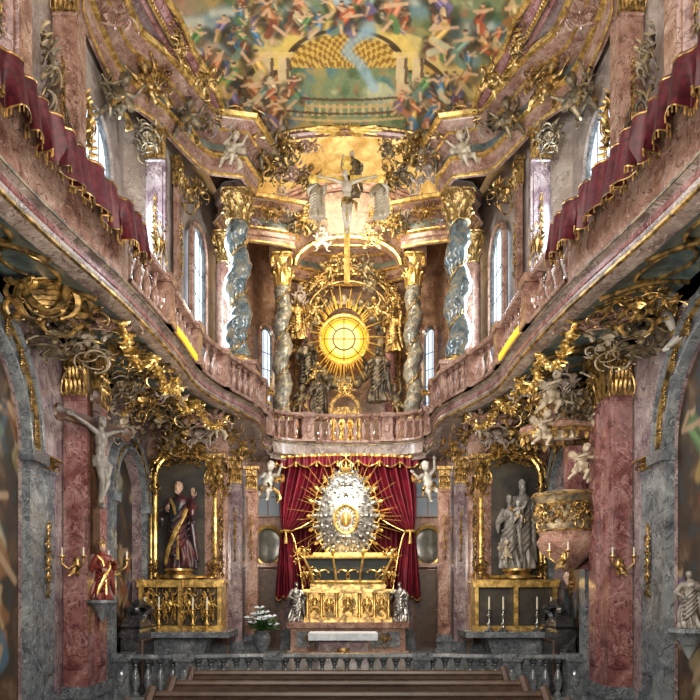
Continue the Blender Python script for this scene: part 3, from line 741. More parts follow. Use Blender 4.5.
for s in (-1,1):
    twisted((s*2.2,13.98,6.35),.27,2.7,TWIST,"large twisted blue-grey marble column with gilded capital",2.8,CAP,.58,ph=.5 if s<0 else 2.6)
    twisted((s*1.68,17.95,6.2),.25,3.3,TWIST2,"twisted ochre and grey marble column with gilded capital",3.4,CAPB,.8,ph=1 if s<0 else 2)
    o=E("column","smooth red marble column with gilded capital in the apse","column",(s*1.15,19.0,5.3))
    m=MB(); m.lathe([(.2,0),(.2,.5),(.17,.55),(.15,.6),(.14,3.4),(.13,3.5)],20); O("shaft",m.mesh("shaft",RED),o); O("capital",CAP,o,(0,0,3.5),None,(.13,.13,.22))
    o=E("column","smooth pink marble column beside the gallery window","column",(s*2.72,15.4,5.3))
    m=MB(); m.lathe([(.26,0),(.26,.7),(.22,.75),(.2,.8),(.19,3.5),(.17,3.6)],20); O("shaft",m.mesh("shaft",PINK),o); O("capital",CAP,o,(0,0,3.6),None,(.17,.17,.3))
# ------------------------------------------------------------------ gallery balustrades
def balustrade(name,label,path,z,h,mats,mesh,step=.24,group=None,posts=()):
    o=E(name,label,"balustrade",(0,0,0),group=group)
    r=MB(); r.sweep(path,[(-.1,z+h-.08),(-.12,z+h-.05),(-.1,z+h),(.1,z+h),(.12,z+h-.05),(.1,z+h-.08),(-.1,z+h-.08)]); O("handrail",r.mesh("handrail",mats,ang=30),o)
    r=MB(); r.sweep(path,[(-.11,z),(-.11,z+.05),(.11,z+.05),(.11,z),(-.11,z)]); O("plinth",r.mesh("plinth",mats,ang=30),o)
    d=0; acc=step*.5
    for a,b in zip(path[:-1],path[1:]):
        A=Vector(a);B=Vector(b);L=(B-A).length
        while acc<=d+L:
            t=(acc-d)/L; p=A.lerp(B,t); O("baluster",mesh,o,(p.x,p.y,z+.05),None,(1,1,(h-.13)/.68)); acc+=step
        d+=L
    for (x,y) in posts:
        q=MB(); q.box(-.13,.13,-.13,.13,0,h-.06); q.box(-.16,.16,-.16,.16,0,.1); q.box(-.16,.16,-.16,.16,h-.1,h+.02); q.ball((0,-.14,h*.5),(.07,.04,.14),10,8)
        O("post",q.mesh("post",mats,False),o,(x,y,z))
    return o
for s in (-1,1):
    pth=[(s*(x+.02),y) for x,y in GC if 8.0<=y<=12.6]
    balustrade("gallery_balustrade","pink marble balustrade of the long side gallery",pth,GF,.67,PINK,BALM,.3,posts=[(s*(gx(9.6)+.02),9.6),(s*(gx(11.3)+.02),11.3),(s*(gx(12.5)+.02),12.55)])
    pth=[(s*(x+.02),y) for x,y in GC if 12.5<y<=16.5]
    balustrade("gallery_balustrade","curved marble balustrade beneath the twisted column",pth,GF,.67,PINK,BALM,.24,posts=[(s*(gx(16.4)+.02),16.45),(s*(gx(14.4)+.02),14.4)])
    pth=[(s*(x-.11),y) for x,y in GC if 9.7<=y<=11.1]
    m=MB(); m.sweep(pth,[(-.012,5.37),(-.012,5.46),(.012,5.46),(.012,5.37),(-.012,5.37)]); O("light_strip",m.mesh("strip",STRIP),None,label="narrow yellow glowing light strip along the gallery edge",cat="lamp")
    pth=[(s*(x+.02),y) for x,y in GC if y<=8.3]
    m=MB(); m.sweep(pth,[(-.07,5.33),(-.07,6.0),(.07,6.0),(.07,5.33)]); m.sweep(pth,[(-.12,5.95),(-.14,6.0),(-.12,6.06),(.12,6.06),(.14,6.0),(.12,5.95)]); trim(m,PINK)
    o=E("gallery_drapery","burgundy brocade drapery with gold fringe over the gallery parapet","drapery")
    P=[(x,y) for x,y in GC if 3<=y<=8.35]
    def pf(u):
        q=u*(len(P)-1); i=min(int(q),len(P)-2); t=q-i; return P[i][0]*(1-t)+P[i+1][0]*t,P[i][1]*(1-t)+P[i+1][1]*t
    def low(u): 
        y=pf(u)[1]; return .44+.05*abs(math.sin(y*5))
    def f(u,v):
        x,y=pf(u); w_=math.sin(y*24+2.2*math.sin(y*3)); dpt=.12*(abs(w_)**.6)*(1 if w_>0 else -1)*(.5+.5*v)+.03*math.sin(y*9)
        return (s*(x-.24-.04*v-dpt*.6),y+.07*math.cos(y*24)*v,6.05-low(u)*v)
    m=MB(); m.grid(f,520,8); O("cloth",m.mesh("cloth",DRAPE,ang=180),o)
    m=MB(); m.tube([f(i/520,1) for i in range(521)],.008,5); m.tube([f(i/520,.04) for i in range(521)],.01,5)
    for i in range(0,520,3):
        q=Vector(f(i/520,1)); m.tube([q,q+Vector((0,0,-.06))],[.006,.01],4)
    O("fringe",m.mesh("fringe",GOLD),o)
pth=[(-x,y) for x,y in GC if y>=16.5]+[(x,y) for x,y in GC[::-1] if y>=16.5][1:]
balustrade("altar_balustrade","marble balustrade curving across the front above the high altar",pth,GF,.69,PINK,BALM,.21,posts=[(-.95,17.08),(.95,17.08)])
trim(MB().sweep(pth,[(0,4.88),(-.02,4.92),(.04,4.98),(-.1,5.02),(-.05,5.36)][::-1]),FASC)
balustrade("communion_rail","low grey marble communion rail with turned balusters",[(-3.7,11.2),(-2.6,11.2),(-1.6,11.4),(1.6,11.4),(2.6,11.2),(3.7,11.2)],0,.72,GREY,BALG,.2,posts=[(-2.6,11.2),(2.6,11.2),(-1.2,11.4),(1.2,11.4),(-3.6,11.2),(3.6,11.2)])
# ------------------------------------------------------------------ pilasters
def pilaster(p,w,h,d,rz,mat,label,cap=.5,orn=True,basem=GREY):
    o=E("pilaster",label,"pilaster",p,(0,0,rz))
    m=MB(); m.box(-w/2,w/2,0,d,.45,h-cap); m.box(-w/2+.05,w/2-.05,-.025,0,.7,h-cap-.15); m.tube([(-w/2,0,h-cap-.04),(w/2,0,h-cap-.04)],.03,6)
    O("shaft",m.mesh("shaft",mat,False),o)
    m=MB()
    for (ex,z0,z1) in ((.07,0,.12),(.04,.12,.3),(.06,.3,.36),(.03,.36,.46)): m.box(-w/2-ex,w/2+ex,-ex,d,z0,z1)
    O("base",m.mesh("base",basem,False),o)
    if cap: O("capital",CAPF,o,(0,-.02,h-cap),None,(w*1.05,max(.35,w*.7),cap))
    if orn: O("ornament",DROP[0],o,(0,-.03,h*.62),None,(w*1.1,.5,min(1.0,h*.27)))
    return o
for s in (-1,1):
    r=-s*pi/2
    pilaster((s*(WX-.06),8.62,0),.6,3.4,.06,r,GREY,"grey marble pilaster with gilded pendant",.14)
    pilaster((s*3.46,9.83,0),.4,5.0,.34,r,RED,"projecting mauve-red marble pilaster with gilded capital",.66,orn=False)
    pilaster((s*3.63,9.32,0),.32,5.0,.3,0,RED,"mauve-red marble pilaster turned toward the nave with gilded capital",.66,orn=False)
    pilaster((s*2.52,13.15,.3),.34,4.0,.15,0,PINK,"pink marble pilaster with gilded pendant by the side altar",.55)
    pilaster((s*2.16,13.45,.3),.24,4.0,.1,0,LILAC,"lilac marble pilaster at the chancel opening",.5)
    pilaster((s*2.15,15.6,.3),.26,4.2,.2,0,PINK,"pink marble pilaster in the chancel",.5)
    pilaster((s*1.5,17.45,.3),.24,4.1,.15,0,LILAC,"slender pilaster beside the high altar",.4)
    pilaster((s*3.72,7.9,5.3),.45,4.35,.08,r,LILAC,"pilaster of the gallery storey with gilded capital",.5,basem=BEIGE)
    pilaster((s*3.12,12.9,5.3),.3,4.35,.06,r,PINK,"pilaster of the gallery storey near the column",.5,basem=BEIGE)
    pilaster((s*3.3,12.0,5.3),.34,4.35,.14,0,LILAC,"pilaster of the gallery storey turned to the nave",.5,basem=BEIGE)
    pilaster((s*3.62,8.95,5.3),.32,4.35,.3,0,PINK,"pilaster of the gallery storey beside the window",.5,basem=BEIGE)
    pilaster((s*3.6,7.3,5.3),.34,4.35,.3,0,PINK,"pilaster of the gallery storey beside the window",.5,basem=BEIGE)
# ------------------------------------------------------------------ scattered ornaments on real surfaces
def orn(p,sc,rz=0,lib=ROC,i=0,lab="gilded rocaille ornament with scrolls and leaves",cat="ornament",rx=0,ry=0,g=None,name="gilded_ornament"):
    return O(name,lib[i%len(lib)],None,p,(rx,ry,rz),sc,lab,cat,g)
for s in (-1,1):
    r=-s*pi/2
    for (c,hw,zb,zs,dp) in LOW:
        for k,t in enumerate([.56,.66,.76,.86,.95]):
            a=pi*t; q=hw+(.17 if hw>1 else .12); orn((s*(WX-.08),c-q*math.cos(a),zs+q*math.sin(a)),(.6,.4,.3),r,DROP,k,"small gilded panel ornament on the archivolt",g="archivolt ornaments",rx=0)
    if s<0: orn((-3.35,7.75,4.98),(1.0,1,.7),.6,[CART],0,"large open gilded cartouche with scrolled border under the gallery",rx=.2,ry=-.25)
    for k,(x,y,z,w,h) in enumerate([(3.3,8.0,4.95,.9,.5),(3.5,8.35,4.75,.9,.6),(3.05,8.6,5.0,.7,.45),(2.95,9.3,4.9,.6,.4),(3.35,9.0,4.95,.7,.5),(2.8,10.1,4.9,.6,.4),(3.35,10.35,4.75,.7,.6),(2.75,10.9,4.85,.55,.4),(3.3,11.2,4.75,.7,.6),(3.6,11.2,4.4,.5,.6),(2.8,11.8,4.8,.7,.5),(3.3,12.2,4.65,.8,.6),(2.6,12.6,4.75,.7,.5),(3.0,12.9,4.6,.8,.6)]):
        if s>0 and 9.2<y<10.5: continue
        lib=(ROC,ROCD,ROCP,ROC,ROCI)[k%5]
        orn((s*x,y,z),(w,.8,h),s*-.35,lib,k,"rocaille cluster on the stucco under the gallery",g="rocaille under the gallery")
    fe=MB(); n=110; pts=[]
    for i in range(n+1):
        t=i/n; y=8.4+4.5*t; pts.append(Vector((s*(gx(y)+.12),y,4.96-.3*abs(math.sin(t*pi*4)))))
    fe.tube(pts,.022,5)
    rr=random.Random(5)
    for i in range(n):
        for q in range(3):
            d=Vector((rr.uniform(-1,1),rr.uniform(-1,1),rr.uniform(-1,.3))); fe.leaf(pts[i],d,(0,-1,.2),.12,.07,1,4)
        if i%3==0: fe.ball(pts[i]+Vector((0,-.03,-.03)),.03,6,5)
    O("leaf_garland",fe.mesh("garland",GOLDB),None,label="long gilded leaf garland looping beneath the gallery edge",cat="garland")
    for k,(px,py,Y,w,h) in enumerate([(222,428,13.1,.6,.6),(168,420,13.0,.6,.5),(200,436,12.9,.7,.5),(243,452,13.4,.5,.6),(140,405,12.2,.6,.6),(205,405,12.8,.6,.5),(262,440,16.5,.6,.6),(180,448,13.05,.9,.4)]):
        p=at(px,py,Y); orn((s*abs(p.x),p.y,p.z),(w,1,h),0,(ROC,ROCD,ROCP,ROC)[k%4],k+1,"rocaille crowning the wall above the side altar",g="crowning rocaille")
    for k,(x,y,z,w) in enumerate([(3.2,7.4,10.0,.6),(3.3,8.6,10.1,.5),(3.5,10.2,10.0,.6),(3.2,11.6,10.2,.6),(2.75,12.9,10.4,.6),(2.35,13.2,10.55,.7),(1.95,13.4,10.65,.7),(1.95,14.4,10.75,.7),(2.3,15.6,9.9,.5),(1.9,17.1,10.9,.6),(1.3,17.4,10.8,.6),(1.65,17.3,11.25,.8)]):
        orn((s*x,y,z),(w,1,w*.85),-s*.3,(ROC,ROCD,ROCP)[k%3],k,"gilded rocaille cluster on the main cornice",g="cornice rocaille")
    for k,(y) in enumerate((9.2,11.2,13.2)):
        orn((s*(vw(y)+.15),y,10.55),(.7,1,.4),r,ROCW,k,"wide gilded rocaille on the fresco frame",g="fresco frame rocaille",rx=.5)
    for k,(x,y,z,w,h) in enumerate([(3.68,10.75,9.3,.9,.5),(3.68,6.6,9.4,1.0,.5),(3.68,8.5,8.1,.5,.8),(3.2,11.95,7.6,.28,.8),(3.55,8.9,7.4,.28,.8),(3.0,13.4,9.3,.6,.6),(3.3,11.6,9.2,.6,.6),(3.7,9.8,8.3,.4,.9)]):
        orn((s*x,y,z),(w,1,h),r if k<3 or k==7 else 0,ROC if k%2 else ROCD,k,"gilded rocaille on the gallery storey wall",g="gallery storey rocaille")
PL=[(68,288,9.0,1.15,-.5,.3,'w',0),(36,300,8.3,.75,-.6,-.5,'i',1),(140,402,12.4,.6,-.3,0,'i',1),(215,425,12.9,.6,.2,0,'i',0),(163,340,11.9,.6,-.5,.4,'g',1),
    (118,98,10.8,.85,-.6,.3,'g',0),(150,85,11.4,.8,-.5,-.4,'y',1),(186,120,12.3,.8,-.3,.2,'g',0),(262,150,13.9,.8,.2,.5,'g',1),(285,146,14.1,.75,.3,-.5,'y',0),(302,222,16.9,.7,.3,.3,'y',1),
    (205,80,11.6,.6,-.4,.6,'y',1),(268,482,16.6,1.0,.3,.2,'w',0),(232,150,13.2,.7,0,.3,'i',0),(262,395,16.9,.8,.2,.2,'y',1),(300,400,18.2,.8,.3,.2,'g',0)]
for s in (-1,1):
    for k,(px,py,Y,sc,rz,ry,kd,ps) in enumerate(PL):
        if s>0 and k==1: continue
        p=at(px,py,Y); lab={'w':"white stucco putto with gilded wings and scarf",'i':"ivory stucco putto perched on the ornament",'g':"dull gilded winged putto on the cornice",'y':"bright gilded winged putto on the cornice"}[kd]
        place_putto((s*abs(p.x),p.y,p.z),sc,rz*s,-ry*s,kd,ps if s<0 else 1-ps,lab)
# ------------------------------------------------------------------ side altars
CST={}
for mt in (GOLDB,SILV):
    CST[mt.name]=MB().lathe([(.14,0),(.15,.03),(.08,.07),(.04,.1),(.035,.16),(.07,.2),(.035,.25),(.03,.4),(.06,.46),(.03,.5),(.025,.58),(.08,.61),(.08,.63),(.03,.64)],14).mesh("stand",mt)
CAN=MB().lathe([(.028,.62),(.028,.98),(.006,.985),(.004,1.0)],10).mesh("candle",WAX)
def candlestick(p,h,mat=GOLDB,lab="gilded turned candlestick with white candle",g="altar candlesticks"):
    o=E("candlestick",lab,"candlestick",p,(0,0,0),h,g)
    O("stand",CST[mat.name],o); O("candle",CAN,o)
for s in (-1,1):
    x0=s*3.05; Y=13.2
    o=E("side_altar","marble side altar with gilded frame around a dark niche","altar",(x0,Y,.3))
    m=MB(); m.box(-.95,.95,-1.0,0,0,.12); m.lathe([(.62,.12),(.66,.2),(.52,.3),(.6,.55),(.7,.62)],4,M=T(0,-.5,0)@S(1.35,.85,1)@RZ(pi/4)); m.box(-1.0,.98,-1.05,-.02,.62,.72)
    O("mensa",m.mesh("mensa",GREY,False),o)
    m=MB()
    for (a,b) in ((-.75,-.68),(.68,.75),(-.04,.04)): m.box(a,b,-.5,-.42,.72,1.55)
    m.box(-.78,.78,-.52,-.4,.72,.8); m.box(-.78,.78,-.52,-.4,1.5,1.6); m.box(-.8,.8,-.5,0,1.58,1.64)
    m.box(-.75,-.7,-.45,0,.72,1.6); m.box(.7,.75,-.45,0,.72,1.6)
    O("gilded_case",m.mesh("case",GOLDB,False),o)
    m=MB(); m.box(-.7,.7,-.38,-.05,.72,1.5); O("case_interior",m.mesh("inner",BRONZE if s<0 else PAINT2,False),o)
    if s<0:
        for k in range(4): O("case_ornament",ROCB[k%2],o,(-.52+.345*k,-.52,1.15),None,(.32,.5,.62))
    hw=.56; n=20
    fr=[(-hw,0,1.7)]+[(-hw*math.cos(pi*i/n),0,3.55+hw*.9*math.sin(pi*i/n)) for i in range(n+1)]+[(hw,0,1.7)]
    m=MB(); m.tube([(x,-.08,z) for x,_,z in fr]+[(-hw,-.08,1.7)],.045,8); m.tube([(x*1.16,-.05,z+(.06 if z>2 else -.05)) for x,_,z in fr],.022,6)
    O("frame",m.mesh("frame",GOLDB),o)
    m=MB(); m.add([(x,-.03,z) for x,_,z in fr],[tuple(range(len(fr)))]); O("picture",m.mesh("picture",PAINT2,False),o)
    O("crest",ROCB[0],o,(0,-.12,4.1),None,(.9,1,.5)); O("crest_scroll",ROC[2],o,(0,-.15,3.9),None,(.8,1,.35))
    for q in (-1,1): O("side_scroll",ROC[1],o,(q*.66,-.12,3.5),None,(.4,1,.8)); O("side_pendant",DROP[0],o,(q*.68,-.08,2.6),None,(.5,1,1.2)); O("base_scroll",ROC[3],o,(q*.6,-.12,1.85),None,(.35,1,.4))
    for k,x in enumerate((-.55,-.3,.3,.55)): candlestick((x0+x,Y-.8,1.02),.62,GOLDB if s<0 else SILV,"%s candlestick on the side altar"%("gilded" if s<0 else "silver"),"side altar candlesticks")
    o=E("confessional","dark carved wooden confessional with curved crest beside the wall arch","confessional",(s*3.72,12.0,0),(0,0,-s*pi/2))
    m=MB(); m.box(-.55,.55,-.3,.0,0,1.1); m.lathe([(.5,1.1),(.56,1.15),(.42,1.3),(.3,1.5),(.1,1.6)],4,M=T(0,-.14,0)@S(1.2,.4,1)@RZ(pi/4)); O("body",m.mesh("body",DARK,False),o)
    for q in (-1,1):
        m=MB(); scroll(m,(.1,1.1),.9,1.0,1,8,q,.05); O("scroll",m.mesh("scroll",DARK),o,(q*.15,-.2,0))
    m=MB(); m.tube([(-.4,-.31,.2),(-.4,-.31,.9),(.4,-.31,.9),(.4,-.31,.2),(-.4,-.31,.2)],.03,5); O("panel_moulding",m.mesh("pm",WOOD),o)
def plinth(x,y,z0,z1,w=.3):
    m=MB(); m.lathe([(w,0),(w,.05),(w*.75,.1),(w*.7,(z1-z0)*.6),(w*.9,z1-z0-.04),(w*.9,z1-z0)],20)
    return O("statue_pedestal",m.mesh("pedestal",GOLD),None,(x,y,z0),None,1,"gilded turned pedestal under the niche statue","pedestal")
plinth(-3.1,12.85,1.96,2.14)
robed_thing("bishop_statue","painted bearded saint statue in dark red and gold robe",(-3.1,12.85,2.14),(1.45,1.45,1.6),-.1,ROBEB,FLESH,ARM_B,True,None,3,tr=GOLDB)
plinth(3.1,12.85,1.96,2.14)
robed_thing("saint_statue","silver-grey stucco saint carrying a child on the side altar",(3.2,12.9,2.14),(1.25,1.25,1.65),.15,CORPUS,CORPUS,ARM_A,True,None,8)
robed_thing("saint_statue","smaller silver-grey companion figure on the side altar",(2.94,12.75,2.14),(1.0,1.0,1.35),-.2,CORPUS,CORPUS,ARM_B,False,None,9)
place_putto((3.05,12.55,3.15),.4,0,0,'w',0,"small white stucco child held by the saint")
place_putto((2.85,12.6,2.45),.42,.3,0,'i',1,"small stucco child standing before the saints")
christ("crucifix","grey-white crucified figure on dark wooden cross fixed to the pilaster",(-3.38,9.42,3.55),1.1,1.25,WOOD,CORPUS,1.6,-1.2,CORPUS)
BRK=MB().lathe([(.02,-.4),(.1,-.25),(.18,-.12),(.26,-.05),(.26,0)],20).mesh("bracket",GREY)
O("wall_bracket",BRK,None,(-3.3,9.4,1.62),None,.75,"grey marble bracket under the painted Madonna","bracket")
robed_thing("madonna_statue","small painted Madonna in red robe with golden crown on a bracket",(-3.3,9.4,1.62),.74,.7,ROBER,FLESH,ARM_A,False,"crown",5,tr=GOLDB)
robed_thing("saint_statue","white stucco statue against the wall pier",(3.56,7.3,1.35),.6,-.6,CORPUS,CORPUS,ARM_A,False,None,12)
O("wall_bracket",BRK,None,(3.56,7.3,1.35),None,.8,"grey marble bracket under the white statue","bracket")
SA=MB(); SA.ball((0,0,0),(.08,.04,.14),8,6)
for q in (-1,1): SA.tube([(0,-.03,0),(q*.1,-.14,-.1),(q*.2,-.18,0),(q*.2,-.18,.1)],[.02,.018,.016,.02],6); SA.lathe([(.02,.1),(.06,.13),(.06,.15)],10,M=T(q*.2,-.18,0))
for q in (-1,1): SA.leaf((0,-.04,-.05),(q*.5,-.4,-1),(0,-1,0),.25,.12)
SA=SA.mesh("arms",GOLD); SC=MB().lathe([(.018,.14),(.018,.3)],8).mesh("sconce_candle",WAX)
for s in (-1,1):
    for p,rz in (((s*3.6,9.28,2.1),0),((3.0,9.75,2.2) if s>0 else (-3.4,10.15,2.1),-s*.8)):
        o=E("wall_sconce","gilded two-armed wall sconce with candles","sconce",p,(0,0,rz),.7,"wall sconces"); O("arm",SA,o)
        for q in (-1,1): O("candle",SC,o,(q*.2,-.18,0))
# ------------------------------------------------------------------ pulpit
o=E("pulpit","gilded brown and pink marble pulpit with bulging basket on the pier","pulpit",(3.24,10.3,2.15),(0,0,0),.92)
m=MB(); m.lathe([(.03,-.35),(.08,-.25),(.06,-.15),(.2,-.02),(.42,.15),(.5,.32),(.44,.42),(.47,.48),(.5,.52)],28); O("basket_foot",m.mesh("foot",PINK),o)
m=MB(); m.lathe([(.47,.5),(.5,.6),(.47,.85),(.5,1.0),(.56,1.06),(.56,1.1),(.4,1.1)],28,fn=lambda q,z,a:(q*(1+.02*math.sin(8*a)),0,0)); O("basket",m.mesh("basket",GOLDD),o)
m=MB() 
for z,r_ in ((.5,.49),(1.06,.56),(.92,.5)): m.tube([(r_*math.cos(2*pi*i/30),r_*math.sin(2*pi*i/30),z) for i in range(31)],.02,6)
O("gilded_band",m.mesh("bands",GOLD),o)
for k in range(5):
    a=-pi/2-1.2+k*.6; O("relief",ROC[k%2],o,(.5*math.cos(a),.5*math.sin(a),.74),(0,0,a+pi/2),(.34,.5,.36))
O("pendant",DROP[0],o,(0,-.1,-.3),None,(.5,1,.4))
m=MB(); m.box(-.15,.3,.1,.4,-.1,1.9); O("back_panel",m.mesh("bp",RED,False),o,(.2,0,0))
o=E("pulpit_canopy","scrolled pulpit canopy with tassels and gilded crest","canopy",(3.12,10.3,4.0))
m=MB(); m.lathe([(.5,0),(.56,.03),(.6,.1),(.5,.16),(.42,.2),(.3,.35),(.34,.45),(.1,.6)],28,fn=lambda q,z,a:(q*(1+.05*math.sin(6*a)),0,0)); O("hood",m.mesh("hood",PINK),o)
m=MB()
for k in range(22): a=2*pi*k/22; m.ball((.54*math.cos(a),.54*math.sin(a),-.06),(.035,.035,.07),6,5)
m.tube([(.57*math.cos(2*pi*k/22),.57*math.sin(2*pi*k/22),.01) for k in range(23)],.03,5)
O("tassel",m.mesh("tassels",GOLD),o)
for k,(x,z,w) in enumerate(((-.4,.25,.5),(.1,.35,.6),(-.1,.6,.5),(.35,.5,.5))): O("crest",(ROC[0],ROCD[1],ROCP[1],ROC[3])[k],o,(x,-.45,z),None,(w,1,w))
robed_thing("angel_statue","pale stucco angel seated on the pulpit canopy",(3.1,9.95,3.9),.85,.2,IVORY,IVORY,ARM_A,False,None,61,wings=WINGI)
for k,(px,py,Y,sc,rz) in enumerate([(552,392,9.8,.7,.3),(594,412,9.9,.65,-.3),(543,428,9.7,.55,.6),(604,378,9.8,.6,-.5),(582,462,9.8,.55,.2),(668,300,8.2,1.0,-.3),(690,318,8.0,.9,.3),(655,262,8.4,.8,.3)]):
    place_putto(at(px,py,Y),sc,rz,.3*(-1)**k,'w' if k>4 else 'i',k%2,"ivory stucco putto clustered on the pulpit canopy" if k<5 else "large white putto beneath the gallery")
# ------------------------------------------------------------------ high altar
YA=16.6
o=E("altar_curtain","crimson velvet baldachin curtain tied back behind the high altar","curtain",(0,0,0))
m=MB(); m.grid(lambda u,v:((-1.5+3.0*u),17.5+.05*math.sin(u*75),4.95-3.5*v),220,3); O("backcloth",m.mesh("backcloth",VELV,ang=180),o)
for s in (-1,1):
    def f(u,v):
        tie=(1.5,16.75,3.15)
        if v<.55:
            q=v/.55; x0=.15+1.4*u; z0=4.9; sag=.5*math.sin(pi*q)*(1-u)
            x=x0*(1-q**1.3)+(tie[0]-.12+.2*u)*q**1.3+.18*math.sin(pi*q)*(u-.5); z=z0*(1-q)+(tie[2]+.0*u)*q-sag*.6
            amp=.1*(1-q)+.04; return (s*x,17.05-.25*q+amp*math.sin(u*34),z)
        q=(v-.55)/.45; x=tie[0]-.12+.2*u+(u-.65)*.5*q**.6; return (s*x,16.8+.04*math.sin(u*34)+(.08*math.sin(u*26))*q,3.15-1.6*q+.12*math.sin(u*20)*q*.4)
    m=MB(); m.grid(f,120,40); O("drape",m.mesh("drape",VELV,ang=180),o)
    m=MB(); m.tube([f(0,i/40) for i in range(41)],.018,5); m.tube([f(i/40,1) for i in range(41)],.02,5); q=Vector(f(.5,.55)); m.ball(q+Vector((0,-.06,0)),(.16,.08,.05),10,6); m.tube([q+Vector((0,-.12,0)),q+Vector((0,-.13,-.3))],[.02,.05],6); O("gold_fringe",m.mesh("fringe",GOLDB),o)
m=MB()
def fv(u,v):
    return (-1.75+3.5*u,16.95-.3*math.sin(pi*u)+.04*math.sin(u*120),4.96-(.12+.14*abs(math.sin(u*pi*7)))*v)
m.grid(fv,260,4); O("valance",m.mesh("valance",VELV,ang=180),o)
m=MB(); m.tube([fv(i/220,1) for i in range(221)],.022,5); m.tube([fv(i/220,0) for i in range(221)],.04,5)
for k in range(8): q=Vector(fv(k/7,1)); m.tube([q,q-Vector((0,0,.14))],[.015,.035],5)
O("valance_fringe",m.mesh("vf",GOLDB),o)
ca=at(346,516,YA-.15)
sunburst("sunburst","large gilded sunburst behind the silver reliquary",ca+Vector((0,.12,.0)),1.25,1.42,100,.45,RAYG,seed=5,wk=.6)
m=MB()
for i in range(20):
    a=2*pi*i/20; M=T(math.cos(a)*.76,0,math.sin(a)*1.0)@RY(-a+pi/2)@S(.62)
    b=MB(); scroll(b,(.02,-.1),.5,.6,3,7,1,.026,14); scroll(b,(.02,-.1),.5,.6,3,7,-1,.026,14); b.leaf((0,-.05,.0),(0,-.2,1),(0,-1,0),.3,.16,1,5); m.add(b.v,b.f,M)
O("sun_ring",m.mesh("scrolls",GOLDB),None,ca,None,1,"gilded scrollwork ring in front of the sunburst","ornament")
o=E("silver_reliquary","tall silver reliquary with studded border and gold centre","reliquary",ca)
def sil(t):
    z=math.sin(t); w=.7*math.cos(t)*(1-.4*max(0,z)**1.5); return w,z*1.0+(.16 if z>0 else 0)*abs(z)
pts=[sil(2*pi*k/48) for k in range(48)]
m=MB(); n=48; vs=[(0,-.2,0)];fs=[]
for ring in range(1,5):
    q=ring/4
    for (x,z) in pts: vs.append((x*q,-.2*(1-q**2)+.015*math.cos(ring*3),z*q))
for j in range(n): fs.append((0,1+j,1+(j+1)%n))
for ring in range(3):
    for j in range(n): k=(j+1)%n; fs.append((1+ring*n+j,1+(ring+1)*n+j,1+(ring+1)*n+k,1+ring*n+k))
m.add(vs,fs)
for q,rb in ((1.0,.05),(.84,.036),(.68,.045),(.52,.028)):
    for j in range(0,48,2 if q>.7 else 3):
        x,z=pts[j]; m.ball((x*q,-.2*(1-q*q)-.02,z*q),(rb,rb*.7,rb),7,5)
for j in range(24):
    x,z=pts[j*2]; m.leaf((x*.9,-.06,z*.9),(x,-.2,z),(0,-1,0),.2,.11,1.2,4)
for z in (-.6,.4,.65):
    for q in (-1,1): b=MB(); scroll(b,(.03,z),.35,.4,3,7,q,.02,12); m.add([Vector((v.x,v.y-.16,v.z)) for v in b.v],b.f)
O("body",m.mesh("body",SILV),o)
m=MB(); m.tube([(.27*math.cos(a),-.24,.33*math.sin(a)-.1) for a in [2*pi*i/30 for i in range(31)]],.035,6)
for i in range(20):
    a=2*pi*i/20; m.leaf((.18*math.cos(a),-.22,.22*math.sin(a)-.1),(math.cos(a),-.1,math.sin(a)),(0,-1,0),.14,.05,.6,4)
m.ball((0,-.22,-.1),(.13,.06,.18),12,8); m.lathe([(.05,-.14),(.09,0),(.05,.1),(.04,.14)],10,M=T(0,-.3,-.1)); O("centre_medallion",m.mesh("medal",GOLDB),o)
m=MB(); m.lathe([(.12,1.05),(.17,1.1),(.14,1.13)],16)
for j in range(8): a=pi/4*j; m.tube([(.14*math.cos(a),.14*math.sin(a),1.12),(.17*math.cos(a),.17*math.sin(a),1.22),(.02*math.cos(a),.02*math.sin(a),1.34)],.016,5)
m.tube([(0,0,1.3),(0,0,1.48)],.016,5); m.tube([(-.06,0,1.42),(.06,0,1.42)],.016,5); O("crown",m.mesh("crown",GOLDB),o)
for k,(px,py,w) in enumerate([(302,556,.42),(390,556,.42)]):
    p=at(px,py,YA-.25); orn(p,w,0,ROCB,k,"bright gilded rocaille around the sunburst",g="altar rocaille")
o=E("glass_reliquary_shrine","gilded glass reliquary shrine with flared sides on the high altar","reliquary",(0,16.2,1.88))
m=MB(); M4=S(1.0,.38,1)@RZ(pi/4); k2=math.sqrt(2)
m.lathe([(.78*k2,0),(.84*k2,.05),(.8*k2,.09)],4,M=M4); m.lathe([(1.02*k2,.58),(1.06*k2,.61),(1.0*k2,.64),(.8*k2,.68),(.78*k2,.72)],4,M=M4)
for x in (-1,-.34,.34,1):
    m.tube([(x*.78,-.32,.08),(x*.86,-.36,.3),(x*1.0,-.4,.6)],.03,6)
    m.ball((x*1.0,-.36,.72),(.045,.04,.08),8,6)
for k in range(3):
    for q in (1,-1): b=MB(); scroll(b,(.02,0),.4,.3,2,7,q,.022,12); m.add(b.v,b.f,T(-.66+.66*k,-.38,.12))
O("gilded_frame",m.mesh("frame",GOLDB,ang=30),o)
gl=newmat("shrine_glass"); gl[2].inputs["Base Color"].default_value=(.05,.055,.055,1); gl[2].inputs["Roughness"].default_value=.08
m=MB(); m.lathe([(.76*k2,.08),(.84*k2,.3),(.98*k2,.6)],4,M=M4); O("glass",m.mesh("glass",gl[0],False),o)
for q in (-.62,.62): O("corner_scroll",ROCB[1],o,(q*1.5,-.3,.2),None,(.35,.6,.5))
o=E("tabernacle","gilded tabernacle front with arched panels and small columns","tabernacle",(0,16.15,1.03))
